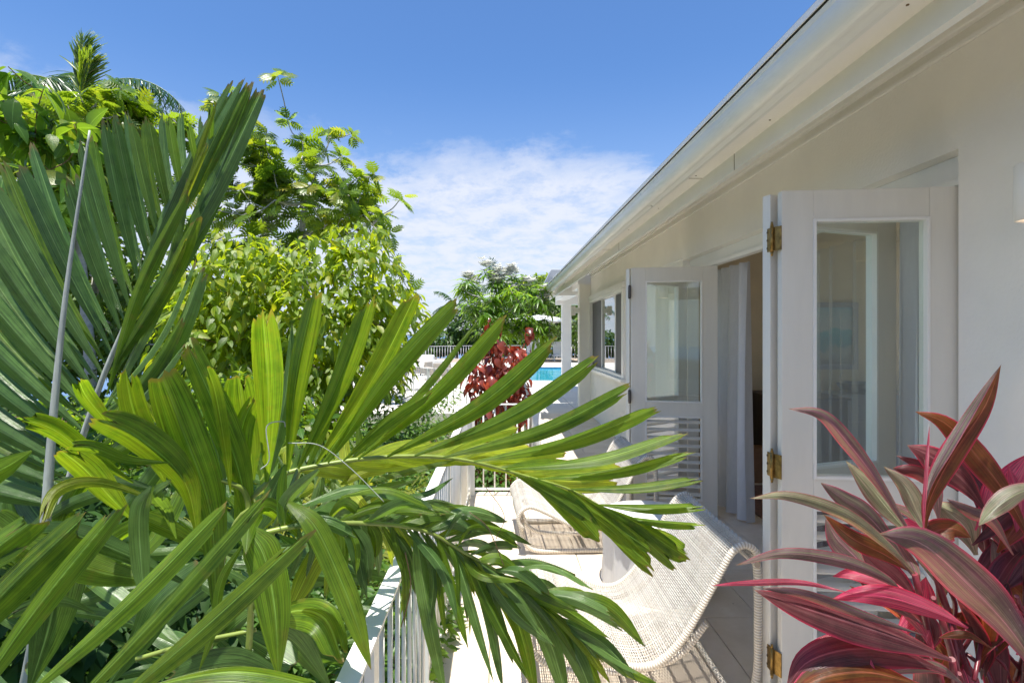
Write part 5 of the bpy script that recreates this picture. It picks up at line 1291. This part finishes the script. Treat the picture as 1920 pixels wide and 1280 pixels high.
rng = np.random.RandomState(11)
def blob_points(blobs, n, shell=0.55):
    """points spread through ellipsoidal clumps: (px, py, Y, rx px, ry px, depth m)"""
    wts = np.array([b[3] * b[4] for b in blobs], float); wts /= wts.sum(); out = []
    for i in range(n):
        b = blobs[rng.choice(len(blobs), p=wts)]
        d = rng.normal(size=3); d /= np.linalg.norm(d); r = (rng.rand() ** (1/3)) * (1 - shell) + shell if rng.rand() < .75 else rng.rand()
        c = W(b[0], b[1], b[2])
        out.append((c.x + d[0] * r * b[3] * b[2] / F, b[2] + d[1] * r * b[5], c.z + d[2] * r * b[4] * b[2] / F, d[0], d[1], d[2]))
    return out

def skeleton(root, trunk, tips, r0, mat, parent, thin=0.006, nm_t='trunk', sag=0.12, first=True):
    """trunk path plus boughs reaching every tip; returns direction at each tip"""
    tr = catmull([Vector(p) for p in trunk], 20)
    MB().tube(tr, [r0 * (1 - 0.55 * i / 20) for i in range(21)], 10).build(nm_t, mat, parent)
    nodes = [(p, 0.0, r0 * 0.4) for p in tr[10:]]
    mb = MB(); dirs = []
    top = tr[-1]
    for tp in sorted(range(len(tips)), key=lambda i: (Vector(tips[i]) - tr[12]).length):
        P = Vector(tips[tp]); best = None
        for (q, dd, rr) in nodes:
            c = (q - P).length + dd * 0.28
            if best is None or c < best[0]: best = (c, q, dd, rr)
        q, dd, rr = best[1], best[2], best[3]
        L = (P - q).length; midp = q.lerp(P, 0.5) + Vector((random.uniform(-.1, .1) * L, random.uniform(-.1, .1) * L, -sag * L))
        path = catmull([q, midp, P], 6); ra = max(thin, min(rr * 0.75, r0 * 0.35)); rb = max(thin * 0.7, ra * 0.55)
        mb.tube(path, [ra + (rb - ra) * k / 6 for k in range(7)], 5, cap=False)
        for k in (2, 3, 4, 5, 6): nodes.append((path[k], dd + L * k / 6, ra + (rb - ra) * k / 6))
        dirs.append((tp, (path[-1] - path[-2]).normalized()))
    o = mb.build('branches', mat, parent); tag(o, kind='stuff')
    dd = [None] * len(tips)
    for i, d in dirs: dd[i] = d
    return dd

def rosettes(tips, dirs, per, L, spread=0.9, jit=0.25, up=0.35, dz=-0.1):
    P = []; D = []; U = []; S = []
    for t, d in zip(tips, dirs):
        ax = (Vector(d) * (1 - up) + Vector((0, 0, up))).normalized(); a = ax.orthogonal().normalized(); b = ax.cross(a)
        ph = rng.rand() * 6.28
        for k in range(per):
            th = ph + 2.4 * k; el = rng.uniform(0.0, 0.75)
            dr = (a * math.cos(th) + b * math.sin(th)) * spread + ax * (el * 0.9) + Vector((0, 0, dz)) + Vector(rng.normal(size=3) * jit * .4)
            P.append(Vector(t) - ax * (k / per) * L * 0.35 + dr.normalized() * 0.05 * L); D.append(dr)
            U.append(ax + Vector((0, 0, .6)) + Vector(rng.normal(size=3) * jit)); S.append(L * rng.uniform(.65, 1.1))
    return P, D, U, S
def scatter(blobs, n, L, droop=0.5, shell=0.55, out=0.8):
    pts = blob_points(blobs, n, shell); P = []; D = []; U = []; S = []
    for x, y, z, dx, dy, dz in pts:
        P.append((x, y, z)); D.append((dx * out + rng.normal() * .5, dy * out + rng.normal() * .5, dz * out * .4 - droop + rng.normal() * .3))
        U.append((dx * .5 + rng.normal() * .35, dy * .5 + rng.normal() * .35, 1.0)); S.append(L * rng.uniform(.4, 1.3))
    return P, D, U, S

# ---------------------------------------------------------------- breadfruit tree
bt = empty('breadfruit_tree', W(560, 900, 12.5), 'open breadfruit tree with lobed leaves and bare grey branches against the sky', 'tree')
sprigs = [(414,176),(520,140),(538,222),(616,240),(643,292),(704,326),(753,370),(677,330),(749,502),(770,545),(660,250),(600,310),(452,215),(396,200),(500,245),(470,270),(720,400),(735,440)]
tips = [tuple(W(x, y, 12.3 + rng.uniform(-.6, .6))) for x, y in sprigs]
for b in blob_points([(520, 330, 12.5, 115, 80, 1.3), (620, 390, 12.5, 100, 75, 1.2), (450, 400, 12.5, 90, 90, 1.2), (675, 410, 12.3, 55, 55, .8), (560, 470, 12.6, 150, 60, 1.2), (480, 320, 12.8, 90, 70, 1)], 122, .3): tips.append(b[:3])
dirs = skeleton(None, [W(590, 1000, 13), W(600, 760, 13), W(575, 560, 12.8), W(565, 470, 12.6), W(572, 380, 12.5)], tips, 0.14, M['bark'], bt, thin=0.016)
P, D, U, S = rosettes(tips, dirs, 8, 0.40, jit=.6)
leaves(T_lobed(), P, D, U, S, M['breadfruit'], bt)
# a second one further left, behind the tall palm frond
b2 = empty('breadfruit_tree', W(160, 900, 9.5), 'leafy breadfruit tree behind the tall palm frond at the left of the photo', 'tree')
tips = [b[:3] for b in blob_points([(200, 210, 9.5, 70, 55, .9), (100, 290, 9.5, 120, 90, 1), (240, 340, 9.8, 80, 90, 1), (60, 420, 9.6, 90, 90, .8), (320, 250, 10, 40, 40, .6), (215, 185, 9.5, 40, 25, .5)], 130, .3)]
dirs = skeleton(None, [W(170, 1000, 9.8), W(170, 700, 9.8), W(150, 450, 9.7), W(160, 300, 9.6)], tips, 0.12, M['bark'], b2, thin=0.012)
P, D, U, S = rosettes(tips, dirs, 9, 0.34, jit=.6)
leaves(T_lobed(), P, D, U, S, M['breadfruit'], b2)

# ---------------------------------------------------------------- lime-green drooping bush tree in the middle
lt = empty('mussaenda_tree', W(560, 1100, 7.6), 'dense lime green bushy tree with drooping ribbed leaves behind the palm fronds', 'tree')
LB_ = [(480, 560, 7.4, 120, 100, .9), (600, 600, 7.6, 140, 110, 1.0), (690, 530, 7.8, 70, 85, .8), (640, 680, 7.5, 140, 90, .9), (400, 640, 7.0, 110, 120, .8), (735, 600, 8, 70, 80, .7), (560, 490, 7.8, 110, 50, .7), (440, 480, 7.2, 70, 50, .6), (700, 460, 8, 35, 40, .4), (520, 740, 7.2, 160, 90, .8), (345, 560, 7, 40, 60, .5), (655, 445, 8, 45, 30, .4)]
tips = [b[:3] for b in blob_points(LB_, 120, .5)]
dirs = skeleton(None, [W(560, 1150, 7.8), W(565, 900, 7.8), W(560, 700, 7.7)], tips, 0.07, M['bark_brown'], lt, thin=0.007)
P, D, U, S = rosettes(tips, dirs, 10, 0.23, spread=.9, jit=.5, up=.2, dz=-.55)
p2, d2, u2, s2 = scatter(LB_, 5600, 0.175, .75, .62)
leaves(T_ovate(4, .44), P + p2, D + d2, U + u2, S + s2, M['lime'], lt)
# ---------------------------------------------------------------- big-leaved tree, upper left, close
vt = empty('broadleaf_tree', W(40, 900, 4.0), 'close broad leaved tree at the left edge with large ribbed drooping leaves', 'tree')
VB = [(60, 330, 3.9, 95, 100, .35), (40, 210, 4.0, 45, 60, .3), (140, 300, 4.2, 60, 80, .3), (-20, 300, 4, 60, 160, .3), (60, 150, 4.0, 40, 20, .2), (110, 230, 4.1, 50, 50, .2)]
tips = [b[:3] for b in blob_points(VB, 24, .4)]
dirs = skeleton(None, [W(-120, 1100, 4.2), W(-60, 800, 4.2), W(0, 520, 4.1), W(40, 380, 4.0)], tips, 0.03, M['bark_brown'], vt, thin=0.005)
P, D, U, S = rosettes(tips, dirs, 6, 0.23, spread=.9, jit=.4, up=.2, dz=-.7)
p2, d2, u2, s2 = scatter(VB, 90, 0.22, 1.1, .5)
leaves(T_ovate(7, .52, .25, .3), P + p2, D + d2, U + u2, S + s2, M['ovate'], vt)

# ---------------------------------------------------------------- dense trees that close off the left side
def bushtree(nm, lab, blobs, n, L, mat, root, tipn=40, bark='bark', r0=.1, cat='tree', T=None, parts=120, droop=.4, group=None, shell=.6):
    e = empty(nm, root[-1] if isinstance(root, list) and False else root[0], lab, cat, group)
    tips = [b[:3] for b in blob_points(blobs, tipn, .4)]
    skeleton(None, root, tips, r0, M[bark], e, thin=r0 * .1)
    P, D, U, S = scatter(blobs, n, L, droop, shell)
    leaves(T or T_ovate(3, .45), P, D, U, S, mat, e, parts=parts); return e
bushtree('background_tree', 'dark leafy tree filling the gap behind the left palm fronds', [(60, 480, 11.5, 170, 200, 1.6), (250, 520, 11.5, 150, 150, 1.6), (350, 640, 11, 150, 120, 1.4), (120, 700, 11, 240, 130, 1.5), (-60, 300, 12, 100, 120, 1.2)], 7000, 0.26, M['far_tree'], [W(180, 900, 11.5), W(170, 700, 11.5), W(180, 520, 11.5)], r0=.16)
bushtree('dense_shrub', 'tall green shrub low behind the broad palm leaflets', [(330, 860, 5.0, 200, 110, .7), (560, 840, 5.6, 120, 70, .6), (120, 860, 5, 180, 120, .8), (450, 760, 6.0, 150, 60, .6)], 3600, 0.13, M['ovate'], [(-2.3, 5.1, -.9), (-2.2, 5.1, -.2), (-2.1, 5.1, .3)], r0=.05, bark='bark_brown', cat='shrub', parts=200)
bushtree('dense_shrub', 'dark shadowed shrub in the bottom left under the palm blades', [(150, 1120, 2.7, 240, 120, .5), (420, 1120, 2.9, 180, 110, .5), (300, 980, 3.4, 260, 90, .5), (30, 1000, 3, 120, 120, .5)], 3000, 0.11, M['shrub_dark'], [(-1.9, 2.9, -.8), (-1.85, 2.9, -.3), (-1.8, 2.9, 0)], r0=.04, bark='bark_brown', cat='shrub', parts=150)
bushtree('dense_shrub', 'bright small leaved shrub just outside the near railing', [(770, 1160, 2.9, 90, 110, .45), (640, 1130, 2.8, 100, 100, .4), (820, 1010, 3.8, 40, 60, .4), (700, 1240, 2.4, 120, 60, .35), (560, 1180, 2.6, 80, 100, .4)], 3400, 0.065, M['shrub'], [(-.8, 2.9, -.6), (-.8, 2.9, -.3), (-.78, 2.9, -.05)], r0=.02, bark='bark_brown', cat='shrub', parts=300, droop=.15)
bushtree('dense_shrub', 'low leafy shrub between the near railing and the red plant', [(770, 900, 5.4, 60, 40, .5), (690, 900, 5.2, 90, 60, .6), (830, 940, 4.7, 30, 50, .4)], 2200, 0.075, M['shrub'], [(-1.0, 5.3, -.6), (-1.0, 5.3, -.3), (-1.0, 5.3, .0)], r0=.02, bark='bark_brown', cat='shrub', parts=150, droop=.15)
bushtree('dense_shrub', 'leafy green shrub growing at the foot of the red leaved shrub', [(895, 870, 6.2, 30, 55, .4), (925, 890, 6.0, 40, 30, .3), (800, 775, 8.2, 60, 40, .6), (720, 790, 7.6, 80, 55, .6), (835, 735, 9.5, 30, 30, .4), (715, 735, 8.5, 45, 45, .5)], 2200, 0.08, M['shrub'], [(-.6, 6.8, -.6), (-.6, 6.8, -.2), (-.6, 6.8, .1)], r0=.02, bark='bark_brown', cat='shrub', parts=150, droop=.2)

# grasses and ferny growth (nobody could count the blades)
def blades(name, n, area, h, w, mat, lab, cat):
    P = []; D = []; U = []; S = []
    for i in range(n):
        x = rng.uniform(area[0], area[1]); y = rng.uniform(area[2], area[3]); a = rng.rand() * 6.28; L = h * rng.uniform(.5, 1.1); ln = rng.uniform(.15, .6)
        P.append((x, y, area[4])); D.append((math.cos(a) * ln, math.sin(a) * ln, 1)); U.append((-math.cos(a), -math.sin(a), .2)); S.append(L)
    T = T_ovate(5, w, .2, .45)
    Rm = frames(np.array(D), np.array(U)); o = leaf_mass(name, T, np.array(P), Rm, np.array(S), mat, None); tag(o, lab, cat); return o
blades('ornamental_grass', 1500, (-2.2, -0.95, 3.9, 6.0, -.55), 0.95, 0.028, M['grass'], 'clump of yellow green arching grass beyond the bend of the railing', 'grass')
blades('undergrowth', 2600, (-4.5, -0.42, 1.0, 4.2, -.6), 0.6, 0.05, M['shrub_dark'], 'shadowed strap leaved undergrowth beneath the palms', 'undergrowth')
# carpet of small leaves over the beds
def carpet(name, n, f_xy, L, mat, lab, cat, z=-.55):
    P = []; D = []; U = []; S = []
    for i in range(n):
        x, y = f_xy(); hgt = abs(rng.normal()) * .16; a = rng.rand() * 6.28
        zz = z - (0.1 * max(0, -1.5 - x)); P.append((x, y, zz + hgt + .1 * math.sin(x * 3) * math.sin(y * 2.3) + .1)); D.append((math.cos(a), math.sin(a), rng.uniform(-.3, .6))); U.append((rng.normal() * .4, rng.normal() * .4, 1)); S.append(L * rng.uniform(.6, 1.2))
    o = leaf_mass(name, T_ovate(3, .5), np.array(P), frames(np.array(D), np.array(U)), np.array(S), mat, None); tag(o, lab, cat)
carpet('ground_cover', 9000, lambda: (rng.uniform(-3.2, -.36), rng.uniform(1, 6)), 0.08, M['shrub'], 'ground cover of small green leaves outside the terrace railing', 'ground cover')
carpet('ground_cover', 9000, lambda: (rng.uniform(-7, .38), rng.uniform(5.4, 10.9)), 0.13, M['shrub'], 'ground cover between the terrace and the pool deck', 'ground cover', -.4)
carpet('ground_cover', 9000, lambda: (rng.uniform(-26, -5), rng.uniform(4, 34)), 0.35, M['far_tree'], 'leafy slope falling away to the left', 'ground cover', -.4)

# ---------------------------------------------------------------- red copper-leaf shrub
cp = empty('copperleaf_shrub', (0.0, 6.6, -.5), 'tall shrub with glossy red and bronze leaves beside the short railing', 'shrub')
CB = [(922, 640, 6.6, 20, 45, .2), (940, 690, 6.6, 45, 50, .25), (915, 720, 6.6, 40, 50, .3), (965, 700, 6.6, 28, 55, .3), (890, 700, 6.6, 20, 30, .2), (930, 790, 6.6, 42, 60, .3), (950, 880, 6.5, 28, 50, .25), (990, 640, 7.0, 8, 30, .1), (915, 870, 6.5, 30, 60, .25), (975, 760, 6.6, 20, 40, .2), (960, 930, 6.5, 24, 30, .2)]
tips = [b[:3] for b in blob_points(CB, 30, .2)]
skeleton(None, [(0.02, 6.6, -.6), (-.02, 6.6, .1), (0, 6.6, .7), (-.03, 6.6, 1.3)], tips, 0.02, M['bark_brown'], cp, thin=.004)
P, D, U, S = scatter(CB, 1150, 0.11, 1.0, .5, out=.9)
leaves(T_ovate(5, .66, .35, .35), P, D, U, S, M['copper'], cp, parts=300)

# ---------------------------------------------------------------- frangipani with white blossom
fp = empty('frangipani_tree', (0.1, 10.3, -.5), 'frangipani tree with clusters of white flowers beside the end of the gutter', 'tree')
flowers = [(908, 500), (961, 508), (952, 515), (925, 520), (873, 522), (885, 528), (990, 530), (1021, 560), (935, 530), (955, 545), (935, 512)]
FB = [(900, 560, 10.2, 45, 45, .6), (960, 560, 10.2, 55, 50, .6), (870, 545, 10.3, 22, 24, .3), (1010, 600, 10.1, 28, 40, .35), (930, 610, 10.2, 60, 40, .5), (985, 610, 10.2, 40, 40, .4), (1000, 545, 10.3, 25, 25, .3)]
tips = [tuple(W(x, y + 10, 10.2 + rng.uniform(-.2, .2))) for x, y in flowers]
for b in blob_points(FB, 100, .35): tips.append(b[:3])
dirs = skeleton(None, [(0.1, 10.4, -.6), (.08, 10.4, .4), (.05, 10.3, 1.2), (0.05, 10.3, 1.7)], tips, 0.06, M['bark'], fp, thin=.014)
P, D, U, S = rosettes(tips, dirs, 15, 0.26, spread=.9, jit=.2, up=.6, dz=-.25)
leaves(T_strap(4, .21, .5), P, D, U, S, M['frangi'], fp)
PP = []; DD = []; UU = []; SS = []
for x, y in flowers:
    c = W(x, y - 2, 10.15)
    for k in range(12):
        q = c + Vector(rng.normal(size=3)) * .055
        for j in range(5):
            a = j * 1.2566; PP.append(q); DD.append((math.cos(a), math.sin(a) * .6 - .3, .5)); UU.append((0, 0, 1)); SS.append(.12)
leaves(T_tiny(.7), PP, DD, UU, SS, M['petal'], fp, parts=0, mass='blossom')

# ---------------------------------------------------------------- trees behind the pool
bushtree('background_tree', 'dense green tree behind the sun loungers and parasol', [(1040, 580, 40, 75, 60, 2), (1110, 590, 41, 70, 70, 2), (1060, 640, 38.5, 110, 40, 1.5)], 8000, .42, M['far_tree'], [(4.2, 40, -.6), (4.2, 40, 1.2), (4.4, 40, 2.6)], r0=.22, group='trees behind the pool')
bushtree('background_tree', 'lighter tree rising beside the far corner of the roof', [(1000, 560, 44, 50, 45, 2), (1025, 545, 44, 30, 30, 1.6)], 4000, .42, M['breadfruit'], [(3, 44, -1.5), (3, 44, 1.5), (3, 44, 3)], r0=.22, group='trees behind the pool')
bushtree('background_tree', 'dark trees filling the gap behind the white blossomed frangipani', [(900, 610, 39, 60, 42, 2), (960, 600, 40, 60, 50, 2), (850, 640, 39, 50, 22, 1.5), (930, 640, 38.5, 90, 25, 1.2)], 9000, .40, M['far_dark'], [(-1.2, 39, -.6), (-1.2, 39, .8), (-1.2, 39, 1.6)], r0=.2, group='trees behind the pool')
bushtree('background_tree', 'low dark bush where the sea meets the far railing', [(800, 655, 40, 60, 13, 1.6), (770, 660, 38, 50, 14, 1.5), (730, 665, 37, 40, 14, 1.5), (700, 650, 36, 30, 24, 1)], 4500, .30, M['far_dark'], [(-6.0, 39, -.9), (-6, 39, 0), (-6, 39, .3)], r0=.15, group='trees behind the pool')
bushtree('background_tree', 'tree mass low at the left beyond the pool deck', [(600, 640, 24, 140, 60, 2), (420, 620, 22, 140, 80, 2), (200, 600, 20, 200, 110, 2), (-40, 560, 20, 200, 150, 2)], 9000, .42, M['far_tree'], [(-10, 22, -2), (-10, 22, 0), (-10, 22, 1.5)], r0=.25, group='trees behind the pool')
bushtree('hedge_shrub', 'green hedge bush seen between the porch column and the wall', [(1150, 600, 32, 100, 80, 1.5), (1090, 640, 38, 40, 40, 1)], 3500, .35, M['far_tree'], [(6.8, 32, -.6), (6.8, 32, .6), (6.8, 32, 1.6)], r0=.15, cat='shrub')
pf_ = bushtree('flowering_bush', 'bush with pink flowers in the dark round planter', [(748, 664, 19.2, 20, 16, .35)], 420, .11, M['shrub'], [(-3.6, 19.2, .44), (-3.6, 19.2, .7), (-3.58, 19.2, .9)], r0=.02, cat='flowering bush', tipn=14, bark='bark_brown', parts=0)
P, D, U, S = scatter([(748, 660, 19.1, 20, 14, .35)], 240, .07, -.2, .6)
leaves(T_tiny(.8), P, D, U, S, M['pink_petal'], pf_, parts=0, mass='blossom')
pl.location = (0.45, 0, 0)

# ---------------------------------------------------------------- palms with feathery fronds
def feather(parent, base, dirv, L, droop, n, ll, mat, hang=.5, wid=.045, both=True):
    base = Vector(base); d = Vector(dirv).normalized(); pts = []
    p = base.copy(); cur = d.copy(); st = L / 16
    for i in range(17):
        pts.append(p.copy()); p = p + cur * st; cur = (cur + Vector((0, 0, -droop / 16))).normalized()
    fr = MB().tube(pts, [0.03 * (1 - .9 * i / 16) * (L / 4) for i in range(17)], 6).build('frond', M['rachis'], parent)
    P = []; D = []; U = []; S = []
    for i in range(n):
        t = .12 + .86 * i / n; k = min(15, int(t * 16)); q = pts[k].lerp(pts[k+1], t * 16 - k); T_ = (pts[k+1] - pts[k]).normalized()
        s = T_.cross(Vector((0, 0, 1)))
        if s.length < .1: s = Vector((1, 0, 0))
        s.normalize(); up = s.cross(T_)
        for sg in (-1, 1):
            v_ = s * sg * rng.uniform(.7, 1.1) + T_ * rng.uniform(.5, .8) + up * rng.uniform(-.3, .35) + Vector((0, 0, -hang * rng.uniform(.4, 1.2)))
            P.append(q); D.append(v_); U.append(up + Vector(rng.normal(size=3) * .3)); S.append(ll * (math.sin(math.pi * (.15 + .8 * t)) ** .6) * rng.uniform(.8, 1.1))
    leaf_mass('leaflets', T_ovate(4, wid, .2, .35), np.array(P), frames(np.array(D), np.array(U)), np.array(S), mat, fr)
    return fr
ry = empty('royal_palm', W(160, 1000, 14.5), 'royal palm with feathery crown rising behind the trees at the upper left', 'palm tree')
c0 = W(150, 190, 14.5)
MB().tube([W(165, 1000, 14.5), W(165, 600, 14.5), c0], [.2, .17, .12], 12).build('trunk', M['bark'], ry)
for (dx, dz, L, dr, dy) in [(-.9, .9, 3.2, 1.9, .1), (-1, .35, 3.0, 1.6, -.3), (.75, .75, 2.9, 2.3, 0), (1, .55, 2.5, 1.7, .3), (-.5, 1.1, 2.8, 1.6, .5), (-1, 0, 2.8, 1.2, .2), (.9, .05, 2.6, 1.4, .3), (.3, .4, 2.4, 1.8, -1), (-.3, .4, 2.6, 1.8, 1), (-.9, -.4, 2.4, .8, 0), (.8, -.4, 2.2, .8, .2)]:
    feather(ry, c0, (dx, dy, dz), L * 1.15, dr * .9, 95, .85, M['royal'], .9, .055)
feather(ry, c0, (.05, 0, 1), 1.75, .3, 70, .8, M['breadfruit'], -1.6, .07)
feather(ry, c0, (.25, 0, 1), 1.2, .3, 60, .7, M['breadfruit'], -1.3, .07)
cpalm = empty('coconut_palm', (-.2, 30, -.6), 'distant palm poking up behind the frangipani blossoms', 'palm tree')
c0 = W(921, 540, 42); MB().tube([(c0.x, 42, -1.6), tuple(c0)], [.16, .1], 10).build('trunk', M['bark'], cpalm)
for (dx, dz, L, dr, dy) in [(0.02, 1, 1.8, .15, 0), (-1, .5, 2.6, 1.6, 0), (.9, .3, 2.4, 1.6, 0), (-.7, .1, 2.4, 1, .3), (.3, .8, 1.7, .8, -.5), (-.9, -.3, 2, .6, -.4)]:
    feather(cpalm, c0, (dx, dy, dz), L * 1.3, dr, 46, .7, M['royal'], .5 if dz < .9 else -.5, .07)
sp2 = empty('fan_palm', (-3.1, 40, -.6), 'feathery palm behind the frangipani at the edge of the sea gap', 'palm tree')
c0 = W(856, 575, 40); MB().tube([(c0.x, 40, -1.6), tuple(c0)], [.15, .1], 8).build('trunk', M['bark'], sp2)
for (dx, dz, L, dr, dy) in [(-.5, 1, .75, 1.6, 0), (-1, .4, .7, 1.5, 0), (.6, 1, .8, 1.5, 0), (1, .2, .7, 1.3, 0), (-.6, -.2, .6, .6, -.4), (.3, .4, .7, 1.2, -.8)]:
    feather(sp2, c0, (dx, dy, dz), L * 3, dr, 40, .6, M['royal'], .5, .09)
# small yellow palm fronds between railing and shrubs
yp = empty('young_palm', (-1.3, 4.4, -.6), 'young palm with yellow fine fronds in the bed beside the railing', 'palm tree')
MB().tube([(-1.2, 3.9, -.6), (-1.15, 3.9, .05)], [.03, .02], 8).build('trunk', M['bark_brown'], yp)
for (dx, dz, L, dr, dy) in [(.5, .5, .8, 1.4, -.5), (-.3, .7, .85, 1.3, -.4), (.8, .5, .8, 1.4, .1), (-.8, .5, .8, 1.4, 0), (.1, .6, .8, 1.5, .8), (.5, .8, .8, 1.2, .4), (0, .5, .8, 1.5, -1)]:
    feather(yp, (-1.15, 3.9, .05), (dx, dy, dz), L, dr, 34, .26, M['grass'], .3, .07)
tag(MB().tube(catmull([W(835, 598, 10), W(800, 590, 10.1), W(780, 610, 10), W(740, 612, 9.8), W(690, 640, 9)], 20), [.006 + .001 * i for i in range(21)], 6).build('bare_branch', M['bark']), 'bare grey branch reaching out over the sea gap', 'branch')
